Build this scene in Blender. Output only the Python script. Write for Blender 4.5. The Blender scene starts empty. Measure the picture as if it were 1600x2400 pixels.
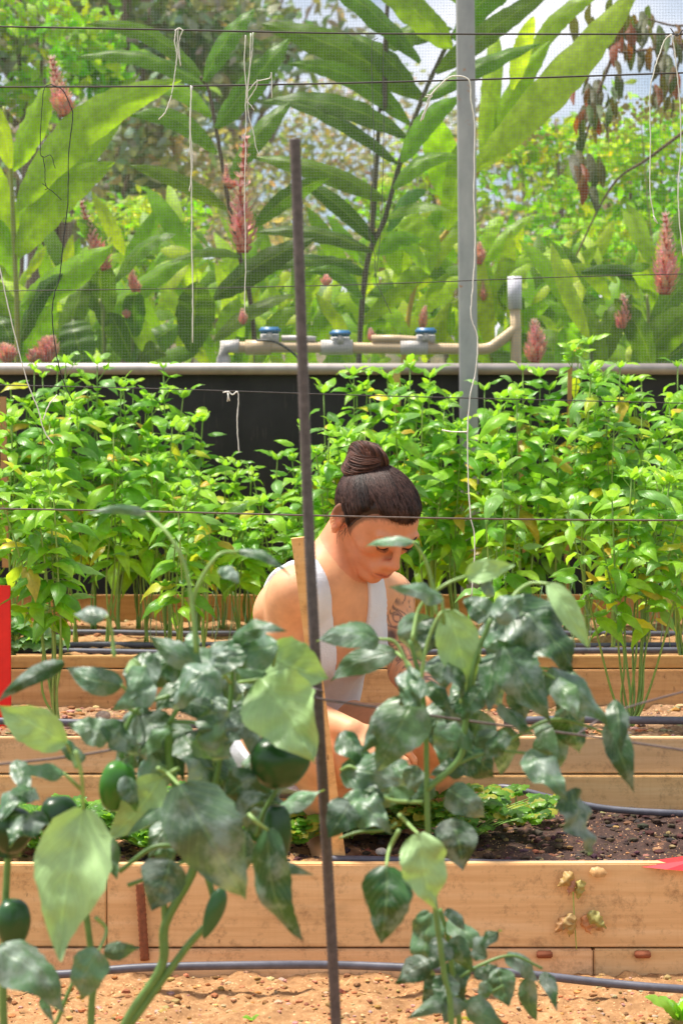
import bpy, math, random
import numpy as np
from mathutils import Vector, Matrix, noise

sc = bpy.context.scene
random.seed(7)
R = math.radians

# ------------------------------------------------------------------ camera
FPX, HOR, CZ = 5000.0, 1060.0, 0.935
PITCH = math.atan((1200 - HOR) / FPX)
cam_d = bpy.data.cameras.new('camera'); cam = bpy.data.objects.new('camera', cam_d)
sc.collection.objects.link(cam); sc.camera = cam
cam_d.sensor_fit = 'VERTICAL'; cam_d.sensor_height = 36; cam_d.sensor_width = 24
cam_d.lens = 36 * FPX / 2400
cam_d.clip_start = 0.05; cam_d.clip_end = 500
cam.location = (0, 0, CZ); cam.rotation_euler = (R(90) - PITCH, 0, 0)
cam_d.dof.use_dof = True; cam_d.dof.focus_distance = 4.1; cam_d.dof.aperture_fstop = 8.5

# ------------------------------------------------------------------ sky and sun
w = bpy.data.worlds.new('World'); sc.world = w; w.use_nodes = True
nt = w.node_tree; nt.nodes.clear()
sky = nt.nodes.new('ShaderNodeTexSky'); sky.sky_type = 'NISHITA'; sky.sun_disc = False
sky.sun_elevation = R(69); sky.sun_rotation = R(-75); sky.air_density = 1.0; sky.dust_density = 0.6
tc = nt.nodes.new('ShaderNodeTexCoord'); nz = nt.nodes.new('ShaderNodeTexNoise')
mp = nt.nodes.new('ShaderNodeMapping'); mp.inputs['Scale'].default_value = (1, 1, 2.2)
nz.inputs['Scale'].default_value = 5.0; nz.inputs['Detail'].default_value = 6
nt.links.new(tc.outputs['Generated'], mp.inputs['Vector']); nt.links.new(mp.outputs['Vector'], nz.inputs['Vector'])
cr = nt.nodes.new('ShaderNodeValToRGB'); cr.color_ramp.elements[0].position = 0.44; cr.color_ramp.elements[1].position = 0.64
cr.color_ramp.elements[0].color = (0.12, 0.12, 0.12, 1)
nt.links.new(nz.outputs['Fac'], cr.inputs['Fac'])
mx = nt.nodes.new('ShaderNodeMixRGB'); mx.inputs['Color2'].default_value = (10.5, 10.3, 10.8, 1)
nt.links.new(cr.outputs['Color'], mx.inputs['Fac']); nt.links.new(sky.outputs['Color'], mx.inputs['Color1'])
bg = nt.nodes.new('ShaderNodeBackground'); bg.inputs['Strength'].default_value = 0.058
out = nt.nodes.new('ShaderNodeOutputWorld')
nt.links.new(mx.outputs['Color'], bg.inputs['Color']); nt.links.new(bg.outputs['Background'], out.inputs['Surface'])
sd = bpy.data.lights.new('sun', 'SUN'); sd.energy = 3.5; sd.angle = R(9); sd.color = (1.0, 0.94, 0.84)
sun = bpy.data.objects.new('sun', sd); sc.collection.objects.link(sun)
sun.rotation_euler = Vector((0.36, -0.10, -1.0)).to_track_quat('-Z', 'Y').to_euler()
sc.view_settings.view_transform = 'Standard'; sc.view_settings.look = 'None'
sc.view_settings.exposure = 1.2; sc.view_settings.gamma = 1.0

# ------------------------------------------------------------------ helpers
def P(u, v, d):
    a = PITCH
    x = (u - 800) / FPX; y = -(v - 1200) / FPX
    fy, fz = math.cos(a) + y * math.sin(a), -math.sin(a) + y * math.cos(a)
    s = d / fy
    return Vector((x * s, d, CZ + fz * s))
def V(*a): return Vector(a)

class MB:
    def __init__(s): s.v = []; s.f = []; s.uv = []; s.c = []; s.m = []
    def add(s, vs, fs, col=(1, 1, 1), uvs=None, mi=0):
        o = len(s.v); s.v.extend([tuple(x) for x in vs])
        s.c.extend([col] * len(vs)); s.uv.extend(uvs if uvs else [(0, 0)] * len(vs))
        for f in fs: s.f.append(tuple(i + o for i in f)); s.m.append(mi)
    def build(s, name, mats, parent=None, smooth=True, loc=None):
        me = bpy.data.meshes.new(name)
        vs = s.v
        me.from_pydata(vs, [], s.f)
        if not isinstance(mats, (list, tuple)): mats = [mats]
        for m in mats: me.materials.append(m)
        n = len(me.polygons)
        me.polygons.foreach_set('material_index', s.m); me.polygons.foreach_set('use_smooth', [smooth] * n)
        ca = me.color_attributes.new('Col', 'FLOAT_COLOR', 'POINT')
        c4 = np.ones((len(vs), 4), np.float32); c4[:, :3] = np.array(s.c, np.float32).reshape(-1, 3)
        ca.data.foreach_set('color', c4.ravel())
        ul = me.uv_layers.new(name='UVMap'); li = np.zeros(len(me.loops), np.int32)
        me.loops.foreach_get('vertex_index', li)
        ul.data.foreach_set('uv', np.array(s.uv, np.float32).reshape(-1, 2)[li].ravel())
        o = bpy.data.objects.new(name, me); sc.collection.objects.link(o)
        if parent:
            o.parent = parent; o.matrix_parent_inverse = Matrix.Translation(-parent.location)
        return o
def tag(o, label=None, cat=None, group=None, kind=None):
    if label: o['label'] = label
    if cat: o['category'] = cat
    if group: o['group'] = group
    if kind: o['kind'] = kind
    return o
def thing(name, loc, label, cat, group=None):
    o = bpy.data.objects.new(name, None); o.empty_display_size = 0.05
    sc.collection.objects.link(o); o.location = loc
    return tag(o, label, cat, group)

def box(mb, lo, hi, col=(1, 1, 1), bev=0.0, mi=0, rot=None, ctr=None):
    x0, y0, z0 = lo; x1, y1, z1 = hi
    if bev <= 0:
        vs = [V(x, y, z) for z in (z0, z1) for y in (y0, y1) for x in (x0, x1)]
        fs = [(0, 2, 3, 1), (4, 5, 7, 6), (0, 1, 5, 4), (2, 6, 7, 3), (0, 4, 6, 2), (1, 3, 7, 5)]
    else:
        import bmesh
        bm = bmesh.new(); bmesh.ops.create_cube(bm, size=1)
        for v in bm.verts:
            v.co = V((x0 + x1) / 2 + v.co.x * (x1 - x0), (y0 + y1) / 2 + v.co.y * (y1 - y0), (z0 + z1) / 2 + v.co.z * (z1 - z0))
        bmesh.ops.bevel(bm, geom=bm.edges[:], offset=bev, segments=2, affect='EDGES')
        bm.verts.index_update()
        vs = [v.co.copy() for v in bm.verts]; fs = [tuple(v.index for v in f.verts) for f in bm.faces]; bm.free()
    if rot: vs = [rot @ (v - ctr) + ctr for v in vs]
    mb.add(vs, fs, col, None, mi)

def spline(pts, n=6):
    pts = [Vector(p) for p in pts]
    if len(pts) < 3: return pts
    q = [pts[0] * 2 - pts[1]] + pts + [pts[-1] * 2 - pts[-2]]
    o = []
    for i in range(1, len(q) - 2):
        for k in range(n):
            t = k / n; a, b, c, d = q[i - 1:i + 3]
            o.append(0.5 * ((2 * b) + (c - a) * t + (2 * a - 5 * b + 4 * c - d) * t * t + (3 * b - a - 3 * c + d) * t ** 3))
    o.append(pts[-1]); return o
def tube(mb, pts, r0, r1=None, col=(1, 1, 1), seg=6, mi=0, wob=0.0, rf=None):
    r1 = r0 if r1 is None else r1
    n = len(pts); vs = []; uvs = []; up = V(0.13, 0.2, 1)
    L = 0
    for i, p in enumerate(pts):
        t = (pts[min(i + 1, n - 1)] - pts[max(i - 1, 0)])
        if t.length < 1e-9: t = V(0, 0, 1)
        t.normalize()
        a = t.cross(up)
        if a.length < 0.05: a = t.cross(V(1, 0, 0))
        a.normalize(); b = t.cross(a)
        if i: L += (pts[i] - pts[i - 1]).length
        f = i / max(n - 1, 1); r = r0 + (r1 - r0) * f
        if rf: r = rf(f) * r0
        if wob: r *= 1 + random.uniform(-wob, wob)
        for k in range(seg):
            th = 2 * math.pi * k / seg
            vs.append(p + a * (r * math.cos(th)) + b * (r * math.sin(th))); uvs.append((L, k / seg))
    fs = [(i * seg + k, i * seg + (k + 1) % seg, (i + 1) * seg + (k + 1) % seg, (i + 1) * seg + k) for i in range(n - 1) for k in range(seg)]
    fs.append(tuple(range(seg))[::-1]); fs.append(tuple((n - 1) * seg + k for k in range(seg)))
    mb.add(vs, fs, col, uvs, mi)

PROF = {'pepper': (0.55, 1.15), 'basil': (0.68, 1.3), 'ginger': (0.6, 0.8), 'round': (0.5, 0.5)}
def leaf(mb, base, tip, width, n, col, prof='basil', droop=0.12, fold=0.25, wave=0.06, N=8, K=2, jag=0.0, mi=0, freq=3.0, curl=0.0, pucker=0.0):
    a, b = PROF[prof]; tm = a / (a + b); pk = tm ** a * (1 - tm) ** b
    ax = tip - base; L = ax.length
    if L < 1e-5: return
    side = ax.cross(n)
    if side.length < 1e-6: side = ax.cross(V(0.3, 0.5, 1))
    side.normalize(); nn = side.cross(ax).normalized()
    vs = []; uvs = []; ph = random.uniform(0, 6.28); tw = random.uniform(-.25, .25); sick = random.uniform(-.07, .07)
    for i in range(N + 1):
        t = i / N
        te = min(max(t, 0.012), 0.995)
        wd = 0.5 * width * (te ** a * (1 - te) ** b) / pk
        c = base + ax * t + nn * (droop * L * 4 * t * (1 - t)) + side * (sick * L * math.sin(3.1416 * t))
        ca, sa = math.cos(tw * t), math.sin(tw * t)
        sd_ = side * ca + nn * sa; n2 = nn * ca - side * sa
        for j in range(-K, K + 1):
            s = j / K
            wj = wd * (1 + (random.uniform(-jag, jag) if abs(j) == K else 0))
            h = -fold * abs(s) ** 1.3 * wd + wave * width * abs(s) * math.sin(freq * 6.28 * t + ph + (1.7 if j > 0 else 0))
            h += 0.03 * width * math.sin(9 * t * 3.14 - abs(s) * 4) * (1 - abs(s)) 
            if pucker: h += pucker * width * noise.noise(V(t * 7 + ph, s * 3.5, ph))
            if curl: h -= curl * L * max(0, t - .45) ** 2
            vs.append(c + sd_ * (s * wj) + n2 * h); uvs.append((t, s * 0.5 + 0.5))
    M = 2 * K + 1
    fs = [(i * M + j, i * M + j + 1, (i + 1) * M + j + 1, (i + 1) * M + j) for i in range(N) for j in range(M - 1)]
    mb.add(vs, fs, col, uvs, mi)

# ------------------------------------------------------------------ materials
def newmat(name):
    m = bpy.data.materials.new(name); m.use_nodes = True; nt = m.node_tree
    return m, nt, nt.nodes['Principled BSDF'], nt.nodes['Material Output']
def nd(nt, t, **k):
    n = nt.nodes.new(t)
    for a, b in k.items(): setattr(n, a, b)
    return n
def math_(nt, op, a, b=None, c=None):
    n = nd(nt, 'ShaderNodeMath', operation=op)
    for i, x in enumerate((a, b, c)):
        if x is None: continue
        if isinstance(x, (int, float)): n.inputs[i].default_value = x
        else: nt.links.new(x, n.inputs[i])
    return n.outputs[0]
def mixc(nt, f, a, b, bt='MIX'):
    n = nd(nt, 'ShaderNodeMixRGB', blend_type=bt)
    for i, x in enumerate((f, a, b)):
        if isinstance(x, (int, float)): n.inputs[i].default_value = x
        elif isinstance(x, tuple): n.inputs[i].default_value = (*x, 1) if len(x) == 3 else x
        else: nt.links.new(x, n.inputs[i])
    return n.outputs[0]
def noise_(nt, scale, detail=4, vec=None, rough=0.6, out='Fac', stretch=None):
    n = nd(nt, 'ShaderNodeTexNoise'); n.inputs['Scale'].default_value = scale; n.inputs['Detail'].default_value = detail
    n.inputs['Roughness'].default_value = rough
    if vec is None:
        vec = nd(nt, 'ShaderNodeTexCoord').outputs['Object']
    if stretch:
        m = nd(nt, 'ShaderNodeMapping'); m.inputs['Scale'].default_value = stretch
        nt.links.new(vec, m.inputs['Vector']); vec = m.outputs['Vector']
    nt.links.new(vec, n.inputs['Vector']); return n.outputs[out]
def ramp(nt, f, stops):
    n = nd(nt, 'ShaderNodeValToRGB'); e = n.color_ramp.elements
    e[0].position = stops[0][0]; e[0].color = (*stops[0][1], 1); e[1].position = stops[-1][0]; e[1].color = (*stops[-1][1], 1)
    for p, c in stops[1:-1]:
        x = e.new(p); x.color = (*c, 1)
    nt.links.new(f, n.inputs['Fac']); return n.outputs['Color']
def bump(nt, bs, h, strength=0.3, dist=0.002):
    b = nd(nt, 'ShaderNodeBump'); b.inputs['Strength'].default_value = strength; b.inputs['Distance'].default_value = dist
    nt.links.new(h, b.inputs['Height']); nt.links.new(b.outputs['Normal'], bs.inputs['Normal'])

def leaf_mat(name, veins=10, veincol=(0.35, 0.5, 0.15), veinamt=0.35, rough=0.4, under=(0.28, 0.42, 0.16), underamt=0.0,
             bloom_sheen=0.0, trans=0.3, bs_=0.4, spec=0.5, back=True):
    m, nt, bs, out = newmat(name)
    att = nd(nt, 'ShaderNodeAttribute', attribute_name='Col')
    uv = nd(nt, 'ShaderNodeUVMap'); uv.uv_map = 'UVMap'
    sx = nd(nt, 'ShaderNodeSeparateXYZ'); nt.links.new(uv.outputs['UV'], sx.inputs[0])
    u, v = sx.outputs[0], sx.outputs[1]
    s = math_(nt, 'ABSOLUTE', math_(nt, 'SUBTRACT', v, 0.5))
    mid = math_(nt, 'SUBTRACT', 1.0, math_(nt, 'MULTIPLY', s, 22.0)); mid = math_(nt, 'MAXIMUM', mid, 0.0)
    ph = math_(nt, 'SUBTRACT', math_(nt, 'MULTIPLY', u, float(veins)), math_(nt, 'MULTIPLY', s, veins * 0.75))
    fr = math_(nt, 'ABSOLUTE', math_(nt, 'SUBTRACT', math_(nt, 'FRACT', ph), 0.5))
    lat = math_(nt, 'MAXIMUM', math_(nt, 'SUBTRACT', 1.0, math_(nt, 'MULTIPLY', fr, 9.0)), 0.0)
    vein = math_(nt, 'MAXIMUM', mid, math_(nt, 'MULTIPLY', lat, 0.65))
    n1 = noise_(nt, 35, 4)
    var = ramp(nt, n1, [(0.3, (0.72, 0.72, 0.72)), (0.7, (1.25, 1.25, 1.25))])
    col = mixc(nt, 1.0, att.outputs['Color'], var, 'MULTIPLY')
    col = mixc(nt, math_(nt, 'MULTIPLY', vein, veinamt), col, veincol)
    if bloom_sheen:
        n2 = noise_(nt, 28, 6, rough=0.7)
        bm = ramp(nt, n2, [(0.47, (0, 0, 0)), (0.60, (1, 1, 1))])
        col = mixc(nt, math_(nt, 'MULTIPLY', bm, bloom_sheen), col, (0.32, 0.38, 0.36))  # grey-blue patches: powdery bloom together with sky sheen painted into the colour
        n3 = noise_(nt, 260, 2)
        sp = ramp(nt, n3, [(0.66, (0, 0, 0)), (0.72, (1, 1, 1))])
        col = mixc(nt, math_(nt, 'MULTIPLY', sp, bloom_sheen * 0.3), col, (0.6, 0.66, 0.66))
    if underamt and back:
        ge = nd(nt, 'ShaderNodeNewGeometry')
        ucol = mixc(nt, math_(nt, 'MULTIPLY', vein, 0.5), under, tuple(min(1, c * 1.5) for c in under))
        ucol = mixc(nt, 0.6, ucol, mixc(nt, 1.0, ucol, var, 'MULTIPLY'))
        col = mixc(nt, math_(nt, 'MULTIPLY', ge.outputs['Backfacing'], underamt), col, ucol)
    nt.links.new(col, bs.inputs['Base Color']); bs.inputs['Roughness'].default_value = rough
    bs.inputs['Specular IOR Level'].default_value = spec
    hh = math_(nt, 'ADD', math_(nt, 'MULTIPLY', vein, -1.0), math_(nt, 'MULTIPLY', n1, 0.8))
    bump(nt, bs, hh, bs_, 0.002)
    if trans:
        tr = nd(nt, 'ShaderNodeBsdfTranslucent'); tcol = mixc(nt, 1.0, col, (1.5, 1.55, 0.5), 'MULTIPLY')
        nt.links.new(tcol, tr.inputs['Color'])
        ms = nd(nt, 'ShaderNodeMixShader'); ms.inputs[0].default_value = trans
        nt.links.new(bs.outputs[0], ms.inputs[1]); nt.links.new(tr.outputs[0], ms.inputs[2]); nt.links.new(ms.outputs[0], out.inputs['Surface'])
    return m
def col_mat(name, rough=0.6, nscale=30, namt=0.25, spec=0.4, bmp=0.2, trans=0, metal=0, stretch=None):
    m, nt, bs, out = newmat(name)
    att = nd(nt, 'ShaderNodeAttribute', attribute_name='Col')
    n1 = noise_(nt, nscale, 5, stretch=stretch)
    var = ramp(nt, n1, [(0.25, (1 - namt,) * 3), (0.75, (1 + namt,) * 3)])
    col = mixc(nt, 1.0, att.outputs['Color'], var, 'MULTIPLY')
    nt.links.new(col, bs.inputs['Base Color']); bs.inputs['Roughness'].default_value = rough
    bs.inputs['Specular IOR Level'].default_value = spec; bs.inputs['Metallic'].default_value = metal
    bump(nt, bs, n1, bmp, 0.002)
    if trans:
        tr = nd(nt, 'ShaderNodeBsdfTranslucent'); nt.links.new(col, tr.inputs['Color'])
        ms = nd(nt, 'ShaderNodeMixShader'); ms.inputs[0].default_value = trans
        nt.links.new(bs.outputs[0], ms.inputs[1]); nt.links.new(tr.outputs[0], ms.inputs[2]); nt.links.new(ms.outputs[0], out.inputs['Surface'])
    return m
def wood_mat(name, c1, c2, c3):
    m, nt, bs, out = newmat(name)
    att = nd(nt, 'ShaderNodeAttribute', attribute_name='Col')
    g = noise_(nt, 7, 9, stretch=(0.30, 3, 6), rough=0.6)
    col = ramp(nt, g, [(0.15, c2), (0.5, c1), (0.85, c3)])
    g2 = noise_(nt, 60, 4, stretch=(0.12, 1, 3))
    col = mixc(nt, math_(nt, 'MULTIPLY', ramp_f(nt, g2, 0.45, 0.8), 0.30), col, c2)
    g3 = noise_(nt, 130, 3, stretch=(1.0, 1, .06)); col = mixc(nt, math_(nt, 'MULTIPLY', ramp_f(nt, g3, 0.5, 0.8), 0.22), col, c2)
    st = noise_(nt, 4.5, 5, stretch=(1, 1, 1.5)); col = mixc(nt, math_(nt, 'MULTIPLY', ramp_f(nt, st, 0.56, 0.72), 0.5), col, tuple(x * 0.55 for x in c2))
    sp = noise_(nt, 45, 3, stretch=(1.6, 1, 0.6)); col = mixc(nt, math_(nt, 'MULTIPLY', ramp_f(nt, sp, 0.68, 0.74), 0.55), col, (0.10, 0.045, 0.02))
    dg = noise_(nt, 26, 7, rough=0.8); col = mixc(nt, math_(nt, 'MULTIPLY', ramp_f(nt, dg, 0.52, 0.70), 0.6), col, (0.22, 0.11, 0.05))
    cr_ = noise_(nt, 30, 2, stretch=(0.05, 1, 2.2)); col = mixc(nt, math_(nt, 'MULTIPLY', ramp_f(nt, cr_, 0.71, 0.73), 0.7), col, (0.12, 0.05, 0.02))
    col = mixc(nt, 1.0, col, att.outputs['Color'], 'MULTIPLY')
    nt.links.new(col, bs.inputs['Base Color']); bs.inputs['Roughness'].default_value = 0.7
    bs.inputs['Specular IOR Level'].default_value = 0.25
    bump(nt, bs, g2, 0.25, 0.002); return m
def ramp_f(nt, f, a, b):
    n = nd(nt, 'ShaderNodeMapRange'); n.inputs['From Min'].default_value = a; n.inputs['From Max'].default_value = b
    nt.links.new(f, n.inputs['Value']); return n.outputs[0]
def soil_mat(name, c1, c2, c3, patch=None):
    m, nt, bs, out = newmat(name)
    n1 = noise_(nt, 55, 8, rough=0.75); n0 = noise_(nt, 7, 5); col = ramp(nt, n1, [(0.3, c2), (0.52, c1), (0.72, c3)]); col = mixc(nt, math_(nt, 'MULTIPLY', ramp_f(nt, n0, 0.5, 0.62), 0.45), col, tuple(x * 0.6 for x in c1))
    if patch:
        n3 = noise_(nt, 4, 4); sx = nd(nt, 'ShaderNodeSeparateXYZ'); tc = nd(nt, 'ShaderNodeTexCoord'); nt.links.new(tc.outputs['Object'], sx.inputs[0])
        f = math_(nt, 'ADD', math_(nt, 'MULTIPLY', n3, 0.9), math_(nt, 'MULTIPLY', sx.outputs[0], 0.9))
        f = ramp_f(nt, f, patch[3], patch[3] + 0.3)
        dk = ramp(nt, n1, [(0.3, tuple(c * .5 for c in patch[:3])), (0.55, patch[:3]), (0.75, (0.26, 0.12, 0.06))])
        col = mixc(nt, f, col, dk)
    n2 = noise_(nt, 220, 2); col = mixc(nt, ramp_f(nt, n2, 0.66, 0.72), col, tuple(min(1, c * 1.9) for c in c3))
    nt.links.new(col, bs.inputs['Base Color']); bs.inputs['Roughness'].default_value = 0.9; bs.inputs['Specular IOR Level'].default_value = 0.2
    bump(nt, bs, n1, 0.8, 0.006); return m

M_pepper = leaf_mat('pepper_leaf', 9, (0.22, 0.34, 0.14), 0.5, 0.42, (0.34, 0.52, 0.22), 1.0, bloom_sheen=0.55, trans=0.16, bs_=0.4, spec=0.6)
M_basil = leaf_mat('basil_leaf', 9, (0.45, 0.60, 0.15), 0.2, 0.36, (0.24, 0.42, 0.08), 0.5, trans=0.5, bs_=0.6, spec=0.55)
M_ginger = leaf_mat('ginger_leaf', 30, (0.45, 0.58, 0.08), 0.32, 0.4, (0.16, 0.28, 0.04), 0.3, trans=0.56, bs_=0.25, spec=0.4)
M_bgleaf = leaf_mat('background_leaf', 6, (0.3, 0.4, 0.1), 0.1, 0.5, trans=0.4, bs_=0.2, spec=0.3)
M_stem = col_mat('plant_stem', 0.45, 60, 0.2, 0.5, 0.2)
M_bark = col_mat('bark', 0.85, 18, 0.35, 0.2, 0.7)
M_fruit = col_mat('pepper_skin', 0.32, 12, 0.2, 0.5, 0.08)
M_flower = col_mat('flower_bract', 0.5, 90, 0.3, 0.4, 0.3, trans=0.25)
M_wire = col_mat('wire_iron', 0.6, 120, 0.4, 0.4, 0.2)
M_string = col_mat('cotton_string', 0.85, 300, 0.12, 0.2, 0.3)
M_wood = wood_mat('pine_board', (0.80, 0.53, 0.27), (0.60, 0.34, 0.14), (0.88, 0.66, 0.40))
M_wood2 = wood_mat('weathered_board', (0.55, 0.32, 0.13), (0.34, 0.17, 0.06), (0.70, 0.45, 0.22))
M_hose = col_mat('drip_hose_rubber', 0.45, 50, 0.3, 0.5, 0.15)
M_metal = col_mat('galvanised_steel', 0.5, 25, 0.18, 0.5, 0.15, metal=0.25)
M_plastic = col_mat('painted_plastic', 0.4, 30, 0.12, 0.5, 0.08)
M_soil0 = soil_mat('dry_soil', (0.40, 0.215, 0.095), (0.21, 0.10, 0.04), (0.54, 0.33, 0.17))
M_soil1 = soil_mat('compost_soil', (0.36, 0.19, 0.09), (0.17, 0.08, 0.035), (0.52, 0.30, 0.15), (0.072, 0.042, 0.034, 0.40))
M_soil2 = soil_mat('brown_soil', (0.30, 0.17, 0.09), (0.13, 0.07, 0.035), (0.50, 0.31, 0.18))
M_clod = col_mat('soil_clod', 0.9, 150, 0.35, 0.15, 0.6)

# ------------------------------------------------------------------ setting
Z0, Z1, Z2, Z3, Z4 = 0.0, 0.198, 0.342, 0.444, 0.503
D1, D2, D3, D4, DB = 3.80, 4.39, 5.11, 6.45, 6.70
def sheet(name, x0, x1, y0, y1, z, mat, nx, ny, amp, sc1, seed=0, slope=0, hill=None):
    mb = MB(); vs = []; fs = []
    for j in range(ny + 1):
        for i in range(nx + 1):
            x = x0 + (x1 - x0) * i / nx; y = y0 + (y1 - y0) * j / ny
            h = amp * (noise.fractal(V(x * sc1, y * sc1, seed), 0.7, 2.2, 5)) if amp else 0
            if hill: h += hill(x, y)
            vs.append((x, y, z + h))
    M = nx + 1
    fs = [(j * M + i, j * M + i + 1, (j + 1) * M + i + 1, (j + 1) * M + i) for j in range(ny) for i in range(nx)]
    mb.add(vs, fs); o = mb.build(name, mat); tag(o, kind='structure'); return o
sheet('soil', -1.6, 1.6, 0.9, D1 - 0.002, Z0, M_soil0, 380, 330, 0.014, 14, 1)
sheet('soil', -1.6, 1.6, D1 + .034, D2 - 0.002, Z1 - .012, M_soil1, 420, 80, 0.016, 13, 2,
      hill=lambda x, y: 0.02 * math.exp(-((x - .75) / .45) ** 2 - ((y - 4.2) / .16) ** 2))
sheet('soil', -2.0, 2.0, D2 + .034, D3 - 0.002, Z2 - .02, M_soil2, 420, 80, 0.013, 16, 3)
sheet('soil', -2.2, 2.2, D3 + .034, D4 - 0.002, Z3 - .02, M_soil0, 380, 120, 0.015, 11, 4)
sheet('soil', -2.4, 2.4, D4 + .034, DB - .002, Z4 - .02, M_soil0, 200, 20, 0.01, 11, 5)
m, nt, bs, _o = newmat('grassy_ground')
n1 = noise_(nt, 1.4, 8); nt.links.new(ramp(nt, n1, [(0.3, (0.05, 0.09, 0.02)), (0.5, (0.10, 0.17, 0.03)), (0.7, (0.25, 0.2, 0.1))]), bs.inputs['Base Color'])
bs.inputs['Roughness'].default_value = 0.95
M_ground = m
sheet('ground', -160, 160, -60, 250, -0.32, M_ground, 60, 60, 0.0, 1)
m, nt, bs, _o = newmat('dry_hillside')
n1 = noise_(nt, 1.6, 9, rough=0.75); n2 = noise_(nt, 0.35, 3)
c = ramp(nt, n1, [(0.28, (0.05, 0.06, 0.03)), (0.45, (0.17, 0.18, 0.07)), (0.58, (0.34, 0.27, 0.16)), (0.75, (0.52, 0.42, 0.33))])
c = mixc(nt, ramp_f(nt, n2, 0.45, 0.6), c, mixc(nt, 1.0, c, (0.55, 0.9, 0.4), 'MULTIPLY'))
nt.links.new(c, bs.inputs['Base Color']); bs.inputs['Roughness'].default_value = 1
bump(nt, bs, n1, 1.0, 0.3)
def hillh(x, y):
    t = min(max((y - 15) / 16, 0), 1); t = t * t * (3 - 2 * t)
    ridge = 3.6 - 0.085 * (x + 3) - 0.9 * math.exp(-((x - 3.8) / 2.5) ** 2)
    return t * ridge
sheet('hills', -30, 30, 14.5, 60, -0.33, m, 150, 110, 0.25, 0.8, 9, hill=hillh)

# black ground cloth on the barrier, rail, posts, net
m, nt, bs, _o = newmat('black_woven_cloth')
n1 = noise_(nt, 5, 6); n2 = noise_(nt, 260, 2, stretch=(1, 1, 1)); n4 = noise_(nt, 30, 4, stretch=(3, 1, 0.35))
c = ramp(nt, n1, [(0.3, (0.014, 0.013, 0.014)), (0.7, (0.036, 0.033, 0.034))])
c = mixc(nt, math_(nt, 'MULTIPLY', ramp_f(nt, n4, 0.6, 0.75), 0.35), c, (0.12, 0.09, 0.08))
nt.links.new(c, bs.inputs['Base Color']); bs.inputs['Roughness'].default_value = 0.6; bs.inputs['Specular IOR Level'].default_value = 0.3
bump(nt, bs, n2, 0.5, 0.001); M_cloth = m
RZ0, RZ1 = 1.196 - 0.018, 1.196 + 0.017
fen = thing('barrier', (0, DB, Z4), 'black woven cloth barrier topped by a pale metal rail behind the basil', 'barrier')
mb = MB(); N_ = 240; vs = []; 
for j in range(25):
    for i in range(N_ + 1):
        x = -2.6 + 5.2 * i / N_; z = -0.05 + (RZ0 + 0.01 + 0.05) * j / 24
        vs.append((x, DB + 0.004 + 0.006 * noise.noise(V(x * 3, z * 2, 3)) + 0.003 * noise.noise(V(x * 12, z * 3, 8)), z))
fs = [(j * (N_ + 1) + i, j * (N_ + 1) + i + 1, (j + 1) * (N_ + 1) + i + 1, (j + 1) * (N_ + 1) + i) for j in range(24) for i in range(N_)]
mb.add(vs, fs); mb.build('cloth', M_cloth, fen)
mb = MB(); box(mb, (-2.6, DB - .034, RZ0), (2.6, DB - .004, RZ1), (0.36, 0.32, 0.30), 0.004); mb.build('rail', M_metal, fen)

def wood_wall(name, label, d, z0, ztop, split, mat, x0=-2.3, x1=2.3, joins=(), tone=1.0):
    t = thing(name, (0, d, z0), label, 'garden bed wall', 'timber walls of the terraced beds')
    zz = [z0 - 0.06] + split + [ztop]
    for k in range(len(zz) - 1):
        a, b = zz[k] + (0.0015 if k else 0), zz[k + 1] - 0.0015
        xs = [x0] + (joins[k] if k < len(joins) else []) + [x1]
        for q in range(len(xs) - 1):
            mb = MB(); tn = tone * random.uniform(0.9, 1.08)
            off = 0.003 if (k + q) % 2 else 0.0
            if k < len(zz) - 2: off -= 0.010
            box(mb, (xs[q] + .001, d + off, a), (xs[q + 1] - .001, d + 0.028, b), (tn, tn * random.uniform(.95, 1.02), tn * random.uniform(.9, 1.05)), 0.0025)
            # slight warp
            mb.v = [(x, y + 0.003 * math.sin(x * 2.1 + k), z + (0.004 * math.sin(x * 1.3 + k + d) if k == len(zz) - 2 and z > (a + b) / 2 else 0)) for x, y, z in mb.v]
            mb.build('plank', mat, t, smooth=False)
    return t
w1 = wood_wall('bed_wall', 'pale pine board wall nearest the camera, with withered leaves stuck on it', D1, Z0, Z1 + .004, [0.047], M_wood, joins=([0.45], [-0.42]))
w2 = wood_wall('bed_wall', 'two-plank pine wall behind the dark compost and the squatting woman', D2, Z1, Z2 + .002, [0.27], M_wood, joins=([], []), tone=.95)
w3 = wood_wall('bed_wall', 'third weathered plank wall up the slope, behind the drip line', D3, Z2, Z3 + .002, [0.415], M_wood2)
w4 = wood_wall('bed_wall', 'rearmost low plank at the foot of the black cloth barrier', D4, Z3, Z4 + .002, [], M_wood2)
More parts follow.
